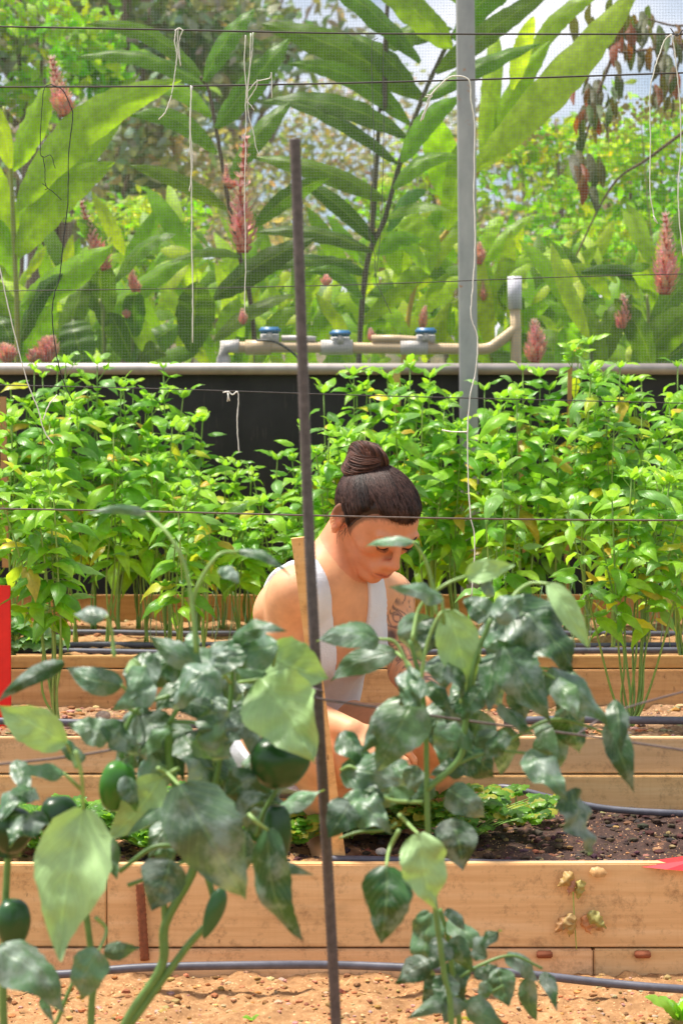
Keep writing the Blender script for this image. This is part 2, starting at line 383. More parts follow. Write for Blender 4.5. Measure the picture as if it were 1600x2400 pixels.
# rebar peg and small nail blocks on the front wall
def at(u, v, d): return P(u, v, d)
def rebar(mb, p0, p1, r, col, ribs=True):
    L = (p1 - p0).length; n = max(8, int(L / 0.0045)); pts = [p0.lerp(p1, i / n) for i in range(n + 1)]
    tube(mb, pts, r, r, col, 8, rf=lambda f, n=n: 1.0 + (0.14 if int(round(f * n)) % 2 else -0.02))
mb = MB(); rebar(mb, at(328, 2068, D1 - .012), at(340, 2250, D1 - .012), 0.0075, (0.22, 0.07, 0.03)); 
tag(mb.build('rebar_peg', M_wire), 'rusty rebar peg standing against the front pine board on the left', 'peg')
for u, lb in ((1275, 'small brown wooden peg under the withered leaves, left of its pair'), (1505, 'small brown wooden peg near the right edge of the front board')):
    mb = MB(); p = at(u, 2237, D1 - .010); box(mb, (p.x - .014, p.y - .006, p.z - .006), (p.x + .014, p.y + .008, p.z + .006), (0.30, 0.10, 0.05), .002)
    tag(mb.build('wooden_peg', M_bark), lb, 'peg', 'pegs on the front board')

# clods and stones
def clods(name, label, x0, x1, y0, y1, zf, n, rmin, rmax, cols):
    mb = MB()
    for _ in range(n):
        x, y = random.uniform(x0, x1), random.uniform(y0, y1); r = rmin + (rmax - rmin) * random.random() ** 3
        vs = []; ph = [random.uniform(.7, 1.25) for _ in range(14)]
        base = [(0, 0, 1)] + [(math.cos(a), math.sin(a), .45) for a in [i * 1.047 for i in range(6)]] + [(math.cos(a), math.sin(a), -.4) for a in [i * 1.047 + .5 for i in range(6)]]
        for k, b in enumerate(base): vs.append((x + b[0] * r * ph[k], y + b[1] * r * ph[(k + 3) % 14], zf(x, y) + b[2] * r * .7 * ph[(k + 5) % 14]))
        fs = [(0, 1 + i, 1 + (i + 1) % 6) for i in range(6)] + [(1 + i, 7 + i, 1 + (i + 1) % 6) for i in range(6)] + [(1 + (i + 1) % 6, 7 + i, 7 + (i + 1) % 6) for i in range(6)]
        mb.add(vs, fs, tuple(c * random.uniform(.7, 1.2) for c in random.choice(cols)))
    o = mb.build(name, M_clod, smooth=False); tag(o, label, 'soil clods', kind='stuff'); return o
def zf_(z, amp, sc1, seed, hill=None):
    return lambda x, y: z + amp * noise.fractal(V(x * sc1, y * sc1, seed), 0.7, 2.2, 5) + (hill(x, y) if hill else 0)
brown = [(.34, .16, .065), (.44, .23, .10), (.24, .11, .045), (.50, .32, .19)]
darkc = [(.07, .04, .033), (.09, .05, .04), (.22, .11, .05), (.05, .032, .028), (.08, .05, .04), (.06, .04, .03), (.30, .18, .09), (.09, .055, .045)]
h1 = lambda x, y: 0.02 * math.exp(-((x - .75) / .45) ** 2 - ((y - 4.2) / .16) ** 2)
clods('soil_clods', 'crumbs of dry orange soil in front of the nearest board', -.8, .85, 3.0, D1 - .02, zf_(Z0, .014, 14, 1), 5200, .0012, .008, brown)
clods('soil_clods', 'dark crumbs of compost in the bed beside the woman', -.8, .95, D1 + .05, D2 - .02, zf_(Z1 - .012, .016, 13, 2, h1), 4800, .0015, .010, darkc)
clods('soil_clods', 'brown crumbs and pebbles in the second bed', -1, 1.1, D2 + .05, D3 - .02, zf_(Z2 - .02, .013, 16, 3), 2600, .002, .012, brown + [(.3, .2, .13)] * 2)
clods('soil_clods', 'orange crumbs of soil in the back basil bed', -1.2, 1.3, D3 + .05, D4 - .02, zf_(Z3 - .02, .015, 11, 4), 1600, .002, .011, brown)
for (u, v, d, r, c, lb) in ((893, 1996, 3.9, .010, (.55, .5, .42), 'pale round pebble on dark compost by the front board'), (242, 1678, 4.75, .016, (.5, .36, .26), 'large tan pebble in the second bed at left')):
    mb = MB(); p = at(u, v, d); vs = []; fs = []
    for j in range(7):
        for i in range(10):
            th, phh = j / 6 * math.pi, i / 10 * 6.283
            vs.append((p.x + r * 1.1 * math.sin(th) * math.cos(phh) * (1 + .1 * math.sin(3 * phh)), p.y + r * math.sin(th) * math.sin(phh), p.z + r * .75 * math.cos(th)))
    fs = [(j * 10 + i, j * 10 + (i + 1) % 10, (j + 1) * 10 + (i + 1) % 10, (j + 1) * 10 + i) for j in range(6) for i in range(10)]
    mb.add(vs, fs, c); tag(mb.build('pebble', M_clod), lb, 'pebble')

# post
pt = thing('metal_post', at(1096, 1395, 6.62), 'galvanised square metal post with rust specks in front of the net', 'post')
mb = MB(); a0, a1 = at(1101, 1400, 6.60), at(1089, -60, 6.60); hw = 0.0275
vs = [(a.x + sx * hw, a.y + sy * hw, a.z) for a in (a0, a1) for sx, sy in ((-1, -1), (1, -1), (1, 1), (-1, 1))]
mb.add(vs, [(0, 1, 5, 4), (1, 2, 6, 5), (2, 3, 7, 6), (3, 0, 4, 7), (4, 5, 6, 7), (3, 2, 1, 0)], (0.42, 0.41, 0.42))
m, nt, bs, _o = newmat('rusty_galvanised')
n1 = noise_(nt, 12, 6, stretch=(1, 1, .5)); n2 = noise_(nt, 22, 4)
c = ramp(nt, n1, [(0.3, (0.27, 0.27, 0.29)), (0.7, (0.46, 0.44, 0.45))]); c = mixc(nt, ramp_f(nt, n2, 0.67, 0.74), c, (0.45, 0.18, 0.06))
nt.links.new(c, bs.inputs['Base Color']); bs.inputs['Roughness'].default_value = .5; bs.inputs['Metallic'].default_value = .2; bump(nt, bs, n1, .2, .002)
o = mb.build('post_tube', m, pt, smooth=False)
bv = o.modifiers.new('b', 'BEVEL'); bv.width = .003; bv.segments = 2

# net : woven square mesh of pale threads
m, nt, bs, out_ = newmat('net_thread'); bs.inputs['Base Color'].default_value = (0.34, 0.35, 0.34, 1); bs.inputs['Roughness'].default_value = .5
mb = MB(); cell = 0.0094; th = 0.00075; x0, x1, z0, z1 = -1.75, 1.75, RZ1 - .01, 2.75; yN = DB + 0.012
nx = int((x1 - x0) / cell); nz_ = int((z1 - z0) / cell)
for i in range(nx):
    x = x0 + i * cell; pts = []
    for k in range(13):
        z = z0 + (z1 - z0) * k / 12; pts.append((x + .0035 * noise.noise(V(x * 2.5, z * 3, 1)), yN + .012 * noise.noise(V(x, z, 2)), z))
    vs = []; 
    for p in pts: vs += [(p[0] - th / 2, p[1], p[2]), (p[0] + th / 2, p[1], p[2]), (p[0], p[1] + th, p[2])]
    fs = [(3 * k + a, 3 * k + (a + 1) % 3, 3 * k + 3 + (a + 1) % 3, 3 * k + 3 + a) for k in range(12) for a in range(3)]
    mb.add(vs, fs)
for j in range(nz_):
    z = z0 + j * cell; vs = []
    for k in range(31):
        x = x0 + (x1 - x0) * k / 30; zz = z + .004 * noise.noise(V(x * 1.5, z * 2, 5)); y = yN - .0012 + .012 * noise.noise(V(x, z, 2))
        vs += [(x, y, zz - th / 2), (x, y, zz + th / 2), (x, y + th, zz)]
    fs = [(3 * k + a, 3 * k + (a + 1) % 3, 3 * k + 3 + (a + 1) % 3, 3 * k + 3 + a) for k in range(30) for a in range(3)]
    mb.add(vs, fs)
tag(mb.build('netting', m, smooth=False), 'fine pale mesh netting stretched above the metal rail', 'net')

# drip hoses
def hose(pts, r, label, col=(0.095, 0.095, 0.12)):
    mb = MB(); tube(mb, spline(pts, 10), r, r, col, 10); return tag(mb.build('drip_hose', M_hose), label, 'hose', 'drip hoses lying on the beds')
hose([at(-120, 2290, 3.66), at(150, 2283, 3.66), at(330, 2268, 3.66), at(600, 2262, 3.66), at(800, 2262, 3.68), at(1000, 2270, 3.66), at(1180, 2278, 3.64), at(1400, 2302, 3.62), at(1560, 2316, 3.60), at(1720, 2325, 3.6)], .0075, 'grey drip hose on dry soil below the nearest board')
hose([at(760, 2014, 3.86), at(900, 2016, 3.86), at(1100, 2022, 3.86), at(1300, 2026, 3.86), at(1500, 2024, 3.86), at(1720, 2022, 3.86)], .0075, 'grey drip hose along the top edge of the nearest board')
hose([at(1130, 1870, 4.3), at(1165, 1847, 4.3), at(1210, 1850, 4.28), at(1300, 1872, 4.26), at(1420, 1895, 4.24), at(1560, 1905, 4.22), at(1720, 1908, 4.22)], .007, 'dark drip hose curving over the dark compost at right')
hose([at(-80, 1688, 4.6), at(200, 1694, 4.6), at(360, 1696, 4.6), at(500, 1700, 4.6)], .008, 'black drip hose in the second bed left of the woman')
hose([at(1180, 1690, 4.62), at(1350, 1686, 4.62), at(1500, 1688, 4.62), at(1720, 1690, 4.62)], .009, 'black drip hose in the second bed right of the woman')
for v, d, lb in ((1484, 5.9, 'thin drip hose at the back of the basil bed'), (1512, 5.55, 'middle drip hose of the basil bed'), (1527, 5.32, 'front drip hose lying by the third plank wall')):
    hose([at(-150 + i * 190, v + random.uniform(-3, 3), d) for i in range(11)], .008, lb, (0.08, 0.08, 0.11))

# rebar stake, wires, strings, stakes
mb = MB(); rb0, rb1 = at(815, 2950, 2.5), at(691, 325, 2.5)
pts = spline([rb0, at(790, 2450, 2.5), at(766, 2000, 2.5), at(742, 1600, 2.5), at(722, 1200, 2.5), at(706, 760, 2.5), rb1], 90)
tube(mb, pts, .0062, .0062, (0.115, 0.085, 0.085), 8, rf=lambda f, n=len(pts) - 1: 1.0 + (0.10 if int(round(f * n)) % 2 else -0.03))
tag(mb.build('rebar_stake', M_wire), 'tall ribbed dark rebar stake leaning in front of the woman', 'stake')
def wire(pts, r, label, col=(0.05, 0.042, 0.04), extra=()):
    mb = MB(); tube(mb, spline(pts, 8), r, r, col, 6)
    for e in extra: tube(mb, spline(e, 6), r * .8, r * .8, col, 6)
    return tag(mb.build('trellis_wire', M_wire), label, 'wire', 'trellis wires strung across the beds')
wire([at(-60, 61, 4.3), at(400, 70, 4.3), at(800, 78, 4.3), at(1200, 80, 4.3), at(1680, 80, 4.3)], .0018, 'topmost dark trellis wire, just under the top of the picture',
     extra=[[at(1570, 66, 4.3), at(1585, 84, 4.29), at(1600, 70, 4.3), at(1610, 90, 4.3)]])
wire([at(-60, 204, 4.3), at(400, 202, 4.3), at(800, 195, 4.3), at(1200, 184, 4.3), at(1680, 168, 4.3)], .0018, 'second dark trellis wire from the top')
wire([at(-60, 683, 4.9), at(500, 675, 4.9), at(900, 665, 4.9), at(1300, 650, 4.9), at(1680, 640, 4.9)], .0011, 'thin wire crossing in front of the net above the pipe')
wire([at(-60, 901, 5.0), at(400, 912, 5.0), at(900, 928, 5.0), at(1680, 947, 5.0)], .0013, 'thin wire across the tops of the basil plants')
wire([at(-60, 1191, 3.75), at(400, 1200, 3.75), at(900, 1212, 3.75), at(1300, 1218, 3.75), at(1680, 1220, 3.75)], .0016, 'wire passing in front of the woman\'s hairline', (0.12, 0.085, 0.07))
wire([at(-80, 1800, 2.42), at(250, 1760, 2.45), at(592, 1678, 2.48), at(735, 1637, 2.49), at(760, 1640, 2.49), at(1100, 1690, 2.5), at(1350, 1722, 2.5), at(1680, 1770, 2.5)], .0016, 'blurred near wire tied to the rebar stake', (0.13, 0.1, 0.1),
     extra=[[at(728, 1612, 2.49), at(748, 1618, 2.485), at(756, 1622, 2.5), at(735, 1626, 2.49)]])
wire([at(1350, 1722, 2.5), at(1450, 1665, 2.55), at(1680, 1600, 2.6)], .0013, 'blurred near wire rising to the right edge', (0.13, 0.1, 0.1))
def string(name, strands, label, cat, d=4.29, r=.0013, col=(.8, .76, .7), mat=None, group='white strings hanging from the trellis wires', wob=1.5):
    mb = MB()
    for s in strands:
        pp = []
        for i, q in enumerate(s): pp.append(at(q[0], q[1], q[2] if len(q) > 2 else d))
        sp = spline(pp, 8)
        sp = [p + V(random.uniform(-1, 1), random.uniform(-1, 1), 0) * .00035 * wob for p in sp]
        tube(mb, sp, r, r * .9, col, 5, wob=.15)
    return tag(mb.build(name, mat or M_string), label, cat, group)
S = 'cotton_string'
string(S, [[(412, 70), (410, 100), (415, 125), (413, 150), (406, 200), (400, 230), (388, 262), (372, 280)], [(418, 68), (416, 110), (420, 135), (424, 152)], [(428, 70), (420, 100), (423, 155)], [(410, 72), (420, 66), (430, 72)]], 'frayed white string knotted at top left, ending in a curled tail', 'string')
string(S, [[(448, 200), (447, 310), (451, 360), (448, 420), (444, 448)], [(450, 202), (445, 300), (449, 400), (450, 560), (452, 680), (451, 803)]], 'doubled long white string dangling straight down, left of the pink spike', 'string')
string(S, [[(593, 76), (590, 130), (580, 195), (576, 240), (577, 300), (574, 320), (576, 360), (573, 450), (576, 600), (573, 735)],
           [(576, 82), (573, 150), (578, 210), (583, 270), (594, 310), (600, 345), (610, 368)], [(588, 78), (585, 160), (580, 230), (590, 250), (596, 258)],
           [(580, 215), (600, 192), (612, 188), (632, 183), (636, 172), (637, 230)], [(578, 240), (600, 205), (603, 186)]], 'tangled white string with loose ends hanging over the pink flower spike', 'string', r=.0011)
string(S, [[(985, 284), (1000, 245), (1005, 228), (1040, 190), (1065, 178), (1098, 188), (1104, 240), (1112, 300), (1110, 450), (1113, 560), (1108, 660), (1103, 740), (1118, 790), (1114, 870), (1100, 935), (1095, 1050), (1101, 1200), (1112, 1265), (1104, 1400)],
           [(990, 280), (1006, 232), (996, 226)], [(1006, 230), (1012, 224), (1000, 222)], [(1035, 1008), (1060, 1012), (1094, 1012)]], 'long white string looped over a wire and falling down the metal post', 'string', r=.0015)
string(S, [[(1572, 80), (1556, 95), (1545, 125), (1532, 165), (1522, 220), (1523, 330), (1522, 440), (1530, 500), (1534, 520)], [(1530, 505), (1540, 524)], [(1572, 80), (1580, 120), (1585, 170), (1592, 240), (1594, 350), (1588, 440), (1592, 530), (1600, 600)]], 'white string forked over the top wire at the right edge', 'string')
string(S, [[(-20, 560), (0, 628), (20, 720), (60, 880), (90, 960), (104, 1010), (125, 1040)], [(102, 985), (115, 950), (135, 925)]], 'slack white string slanting down into the basil at left', 'string')
string(S, [[(523, 920), (535, 918), (545, 925), (556, 918), (559, 935), (556, 990), (560, 1060)], [(533, 920), (538, 940)], [(536, 922), (533, 941)]], 'short white string knotted on the wire above the dark gap', 'string', d=4.98, r=.0015)
K = (.035, .035, .035)
string('tie_wire', [[(120, 198), (106, 205), (100, 240), (95, 350), (103, 368), (120, 364), (130, 395)], [(101, 366), (106, 400), (108, 435), (125, 450), (145, 469)], [(100, 430), (112, 440), (106, 445)]], 'thin black tie wire kinked beside the pink flower at left', 'wire', r=.0009, col=K, mat=M_wire, group='black tie wires')
string('tie_wire', [[(120, 198), (148, 212), (166, 250), (171, 275), (162, 360), (160, 470), (152, 540), (140, 650), (128, 690), (123, 740), (131, 820), (148, 890), (170, 940)]], 'long black tie wire hanging down to the basil at left', 'wire', r=.0012, col=K, mat=M_wire, group='black tie wires')
string('tie_wire', [[(885, 88), (871, 110), (873, 230), (876, 350), (870, 450), (864, 540), (878, 600), (880, 655), (900, 700), (916, 735)]], 'hair-thin grey tie wire hanging before the large leaves, left of its twin', 'wire', r=.0008, col=(.1, .1, .1), mat=M_wire, group='black tie wires')
string('tie_wire', [[(898, 95), (897, 200), (899, 300), (895, 460), (890, 560), (880, 655)]], 'straight hair-thin tie wire hanging before the large leaves, right of its twin', 'wire', r=.0008, col=(.1, .1, .1), mat=M_wire, group='black tie wires')
def flat_stake(name, p0, p1, wd, th_, col, label, mat, cat='stake'):
    mb = MB(); ax = (p1 - p0).normalized(); sd_ = ax.cross(V(0, 1, 0)).normalized(); fr = sd_.cross(ax)
    vs = []
    for k in range(9):
        p = p0.lerp(p1, k / 8); ww = wd * (1 + random.uniform(-.04, .04)); 
        vs += [p - sd_ * ww / 2 - fr * th_ / 2, p + sd_ * ww / 2 - fr * th_ / 2, p + sd_ * ww / 2 + fr * th_ / 2, p - sd_ * ww / 2 + fr * th_ / 2]
    fs = [(4 * k + a, 4 * k + (a + 1) % 4, 4 * k + 4 + (a + 1) % 4, 4 * k + 4 + a) for k in range(8) for a in range(4)] + [(3, 2, 1, 0), (32, 33, 34, 35)]
    mb.add(vs, fs, col); return mb, name, label, cat
# flat bamboo slat with node, behind the rebar
mb, n_, lb, ct = flat_stake('bamboo_slat', at(797, 2030, 3.87), at(698, 1260, 3.76), .024, .006, (.95, .85, .7), 'flat split-bamboo slat standing at the woman\'s shoulder', M_wood)
o = mb.build(n_, M_wood, smooth=False); tag(o, lb, ct)
mb, n_, lb, ct = flat_stake('wooden_stake', at(932, 1330, 6.2), at(929, 862, 6.2), .022, .012, (.75, .7, .6), 'thin orange-brown wooden stake among the basil behind the hair bun', M_wood)
tag(mb.build(n_, M_wood, smooth=False), lb, ct)
for (a, b, wd, lb) in (((1325, 1400), (1335, 860), .012, 'slim brown cane among the tall basil at right'), ((1228, 1300), (1216, 1000), .012, 'short brown cane among the yellowing basil right of the post'), ((14, 1330), (8, 930), .018, 'brown wooden stake among the basil at the left edge')):
    mb, n_, lb, ct = flat_stake('cane', at(*a, 6.1), at(*b, 6.1), wd, wd * .7, (.6, .5, .45), lb, M_wood); tag(mb.build('cane', M_wood, smooth=False), lb, 'cane', 'canes among the basil')
m, nt, bs, _o = newmat('red_paint'); n1 = noise_(nt, 30, 5)
nt.links.new(ramp(nt, n1, [(0.3, (0.75, 0.004, 0.004)), (0.7, (0.9, 0.01, 0.006))]), bs.inputs['Base Color']); bs.inputs['Roughness'].default_value = .35
M_red = m
mb = MB(); p = at(6, 1690, 4.75); q = at(6, 1372, 4.75); box(mb, (p.x - .03, p.y, Z2 - .05), (p.x + .019, p.y + .012, q.z), (1, 1, 1), .0015)
o = mb.build('stake_board', M_red, smooth=False); tag(o, 'bright red flat stake standing at the left edge', 'stake')
o.data.transform(Matrix.Identity(4))
# red plastic scrap on the front board
mb = MB(); vs = [at(1500, 2037, 3.80), at(1640, 2017, 3.80), at(1660, 2050, 3.78), at(1600, 2046, 3.78), at(1560, 2043, 3.785)]
vs = [v + V(0, 0, .004) for v in vs]; vs2 = [v + V(0, .03, .002) for v in vs]
mb.add(vs + vs2, [(0, 4, 3, 2, 1), (5, 6, 7, 8, 9)] + [(i, (i + 1) % 5, 5 + (i + 1) % 5, 5 + i) for i in range(5)])
m2, nt, bs, _o = newmat('red_plastic'); bs.inputs['Base Color'].default_value = (.55, .02, .03, 1); bs.inputs['Roughness'].default_value = .4
tag(mb.build('plastic_scrap', m2, smooth=False), 'red plastic scrap lying on the front board at the right edge', 'plastic')

# pipe manifold behind the net
dp = 7.15
man = thing('pipe_manifold', at(880, 850, dp), 'tan irrigation pipe manifold with blue valve handles behind the net', 'pipes')
TAN, WH, BL = (.62, .46, .28), (.58, .54, .50), (.05, .20, .42)
mb = MB(); pr = .0185
tube(mb, spline([at(520, 814, dp), at(700, 814, dp), at(900, 816, dp), at(1080, 818, dp), at(1140, 817, dp), at(1170, 800, dp), at(1215, 765, dp)], 6), pr, pr, TAN, 14); mb.build('pipe', M_plastic, man)
mb = MB(); tube(mb, [at(524, 1950, dp), at(524, 840, dp), at(526, 812, dp), at(560, 812, dp)], pr * 1.3, None, WH, 14); mb.build('elbow_joint', M_plastic, man)
for (a, b) in ((575, 635), (752, 826), (938, 1002)):
    mb = MB(); tube(mb, [at(a, 814, dp), at(b, 814, dp)], pr * 1.35, None, WH if a > 600 else TAN, 14); mb.build('coupling', M_plastic, man)
for (u, v) in ((632, 775), (797, 782), (997, 777)):
    mb = MB(); tube(mb, [at(u, v + 22, dp - .02), at(u, v + 4, dp - .02)], .012, .010, WH, 10); tube(mb, [at(u - 22, v + 18, dp), at(u + 22, v + 18, dp)], .015, None, WH, 10); vb = mb.build('valve_body', M_plastic, man)
    mb = MB(); p = at(u, v, dp - .02); box(mb, (p.x - .035, p.y - .012, p.z - .010), (p.x + .036, p.y + .012, p.z + .012), BL, .006); mb.build('valve_handle', M_plastic, man)
mb = MB(); tube(mb, [at(1205, 648, dp), at(1206, 724, dp)], .0235, None, (.62, .60, .68), 14); tube(mb, [at(1206, 724, dp), at(1208, 780, dp), at(1212, 1950, dp)], .0175, None, TAN, 14); mb.build('riser', M_plastic, man)
mb = MB(); tube(mb, [at(660, 793, dp), at(700, 793, dp), at(740, 795, dp)], .010, None, WH, 10); mb.build('upper_pipe', M_plastic, man); mb = MB(); tube(mb, [at(870, 794, dp), at(930, 794, dp), at(980, 797, dp), at(1010, 800, dp)], .013, None, TAN, 10); mb.build('upper_pipe', M_plastic, man)
mb = MB(); tube(mb, spline([at(600, 797, dp - .05), at(640, 800, dp - .06), at(680, 822, dp - .06), at(720, 860, dp - .05)], 6), .004, None, (.03, .03, .03), 6)
tag(mb.build('thin_tube', M_plastic), 'thin black tube drooping over the left end of the pipe manifold', 'tube')

# ------------------------------------------------------------------ basil
GB = [(.23, .49, .02), (.17, .43, .02), (.29, .57, .03), (.12, .34, .02), (.34, .61, .04), (.21, .43, .11)]
YB = [(.62, .58, .03), (.50, .55, .04), (.60, .45, .05)]
def basil(base, top, nst, spread, label, group, lscale=1.0, yellow=.07, leafy=.62, dens=1.0, bare=.38):
    t = thing('basil_plant', base, label, 'basil plant', group)
    st = MB(); fo = MB(); H = top - base.z
    for s in range(nst):
        a = random.uniform(0, 6.28); rr = spread * math.sqrt(random.random())
        hx = H * random.uniform(.80, 1.0) if s else H
        tipp = base + V(math.cos(a) * rr, math.sin(a) * rr * .7, hx)
        if s == 0: tipp = base + V(random.uniform(-.02, .02), 0, H)
        m1 = base.lerp(tipp, .4) + V(random.uniform(-.015, .015), random.uniform(-.01, .01), 0) * 1.2
        m0 = base.lerp(tipp, .12) * 1.0; m0.x = base.x + (tipp.x - base.x) * .25
        pts = spline([base + V(random.uniform(-.008, .008), random.uniform(-.008, .008), -.01), m0, m1, tipp], 6)
        sc_ = random.choice([(.22, .34, .06), (.28, .38, .08), (.18, .30, .06)])
        tube(st, pts, .0036, .0018, sc_, 5)
        nn = int(hx / .058 * dens); ang = random.uniform(0, 6.28)
        for k in range(nn):
            f = 1 - (k / nn) ** 1.05 * (1 - bare)
            if random.random() > (leafy + .5 * f) and k > 1: ang += 1.57; continue
            idx = min(int(f * (len(pts) - 1)), len(pts) - 2); p = pts[idx].lerp(pts[idx + 1], f * (len(pts) - 1) - idx)
            small = k < 2; L0 = random.uniform(.050, .095) * lscale * (.7 if k == 0 else 1)
            ang += 1.57 + random.uniform(-.3, .3)
            for q in (0, math.pi):
                az = ang + q; el = random.uniform(.3, .8) if k == 0 else random.uniform(-.7, .35)
                d_ = V(math.cos(az) * math.cos(el), math.sin(az) * math.cos(el), math.sin(el))
                pet = p + d_ * (.012 + .012 * random.random()) + V(0, 0, .004)
                if not small: tube(st, [p, pet], .0012, .001, (.25, .4, .08), 4)
                col = random.choice(YB) if random.random() < yellow * (1.3 if not small else .6) else random.choice(GB)
                if k == 0: col = tuple(c * m_ for c, m_ in zip(col, (1.35, 1.15, 1.2)))
                e = pet + d_ * L0 + V(0, 0, -L0 * random.uniform(.05, .50))
                leaf(fo, pet, e, L0 * random.uniform(.40, .50), V(random.uniform(-.25, .25), -.55, 1), col, 'basil', droop=random.uniform(.06, .18), curl=random.uniform(0, .6), fold=random.uniform(.1, .5), wave=.035, N=7, K=2)
            if k == 0:   # rosette
                for q in range(4):
                    az = ang + .8 + q * 1.57; el = .75; L1 = L0 * .62
                    d_ = V(math.cos(az) * math.cos(el), math.sin(az) * math.cos(el), math.sin(el))
                    leaf(fo, p, p + d_ * L1, L1 * .5, V(0, -.4, 1), (.30, .55, .06), 'basil', droop=.1, fold=.3, N=5, K=2)
            elif random.random() < .38:  # axillary shoot
                az = random.uniform(0, 6.28); d_ = V(math.cos(az) * .6, math.sin(az) * .6, .8); tp = p + d_ * random.uniform(.02, .05)
                tube(st, [p, tp], .0013, .001, (.28, .42, .09), 4)
                for q in range(4):
                    a2 = az + q * 1.57; L1 = random.uniform(.02, .042) * lscale; d2 = V(math.cos(a2) * .85, math.sin(a2) * .85, random.uniform(0, .6))
                    leaf(fo, tp, tp + d2 * L1, L1 * .5, V(0, -.4, 1), random.choice(GB), 'basil', droop=.1, fold=.3, N=5, K=2)
    st.build('stems', M_stem, t); fo.build('foliage', M_basil, t); return t
prof_x = [-60, 0, 100, 190, 300, 380, 440, 500, 560, 660, 720, 790, 900, 985, 1050, 1120, 1200, 1290, 1350, 1440, 1500, 1570, 1660]
prof_y = [930, 905, 868, 832, 925, 838, 930, 1085, 1090, 1080, 1000, 862, 888, 855, 925, 935, 860, 880, 798, 850, 905, 838, 880]
LBL = 'basil plants in the back bed before the black cloth'
REAR = ['cut off by the left edge', 'at the left edge, below the slack white string', 'right of the left edge, topped by fresh shoots', 'below the kinked black tie wire', 'reaching above the rail, under the long black tie wire', 'just right of the tallest plant on the left', 'in the dip between two tall tops on the left', 'left of the long doubled string', 'with a tall top under the doubled white string', 'beside the dark gap, on its left', 'low, at the left side of the dark gap', 'low, under the short knotted string', 'low, in the right half of the dark gap', 'right behind the rebar stake, low', 'just right of the rebar stake', 'tall, above and left of the hair bun', 'directly above the hair bun', 'by the thin orange-brown stake', 'left of the metal post, topping the rail', 'directly in front of the metal post', 'just right of the metal post', 'right of the post, under the riser pipe', 'below the right end of the pipe manifold', 'the tallest, rising over the rail at right', 'right beside the tallest plant at right', 'near the right edge, below the right pink spike', 'second from the right edge', 'at the right edge', 'cut off by the right edge']
FRONT = ['at the left edge above the red stake', 'just right of the red stake', 'above the thin arched pepper leaf at left', 'left of the long arched pepper stalk', 'behind the arched pepper stalk', 'right of the arched pepper stalk', 'in the lower middle of the left stand', 'below the left side of the dark gap', 'below the short knotted string', 'left of the bamboo slat', 'behind the bamboo slat', 'between rebar stake and ear', 'behind the woman\'s head', 'right beside the woman\'s face', 'above the tattooed shoulder', 'left of the long string on the post', 'at the foot of the metal post', 'right of the long string on the post', 'left of the big brown-based basil', 'behind the big brown-based basil', 'right of the big brown-based basil', 'near the right edge, with bare stems', 'at the right edge, with bare stems', 'cut off by the right edge', 'beyond the right edge']
def blabel(k, row): return ('rear-row basil, ' + REAR[k]) if row == 'rear' else ('nearer-row basil, ' + FRONT[k])
random.seed(21)
for row, d, du, off in (('rear', 6.15, 62, 0), ('front', 5.62, 74, 75)):
    u = -40; kk = 0
    while u < 1650:
        uu = u + random.uniform(-12, 12); ty = float(np.interp(uu, prof_x, prof_y)) + off - 2 + random.uniform(-8, 22 if row == 'rear' else 80)
        yel = .11 if uu > 1080 else .07
        dd = d + random.uniform(-.14, .14); b = at(uu, 1400, dd); b.z = Z3 - .01
        basil(b, at(uu, ty, dd).z, random.choice((3, 4)) if row == 'rear' else 3, .075, blabel(kk, row), LBL, yellow=yel, bare=.52 if row == 'rear' else .68, leafy=.48, lscale=1.05)
        u += du; kk += 1
# single basil plants lower in the beds
G2 = 'basil plants in the second bed'
b = at(1475, 1690, 4.72); b.z = Z2 - .01; basil(b, at(1440, 1120, 4.72).z, 10, .17, 'big many-stemmed basil with a brown woody base at right', G2, yellow=.12, bare=.70, leafy=.4)
b = at(1165, 1640, 5.25); b.z = Z3 - .01; basil(b, at(1165, 1100, 5.25).z, 5, .08, 'slender basil with dark base between the post and the big basil', G2, yellow=.1, bare=.5, leafy=.35)
b = at(135, 1650, 4.8); b.z = Z2 - .01; basil(b, at(110, 1120, 4.8).z, 7, .14, 'many-stemmed basil with brown base in the second bed at left', G2, yellow=.1, bare=.66, leafy=.4)
b = at(420, 1600, 5.2); b.z = Z3 - .01; basil(b, at(410, 1150, 5.2).z, 5, .10, 'bare-stemmed basil above the drip hose left of centre', G2, yellow=.05, bare=.55, leafy=.4)
b = at(1600, 1600, 5.2); b.z = Z3 - .01; basil(b, at(1600, 1050, 5.2).z, 5, .09, 'basil with low side shoots at the right edge', G2, yellow=.1, bare=.5, leafy=.4)
b = at(30, 1500, 5.3); b.z = Z3 - .01; basil(b, at(25, 1290, 5.3).z, 3, .05, 'short yellow-tipped basil at the left edge above the red stake', G2, yellow=.35, bare=.4)
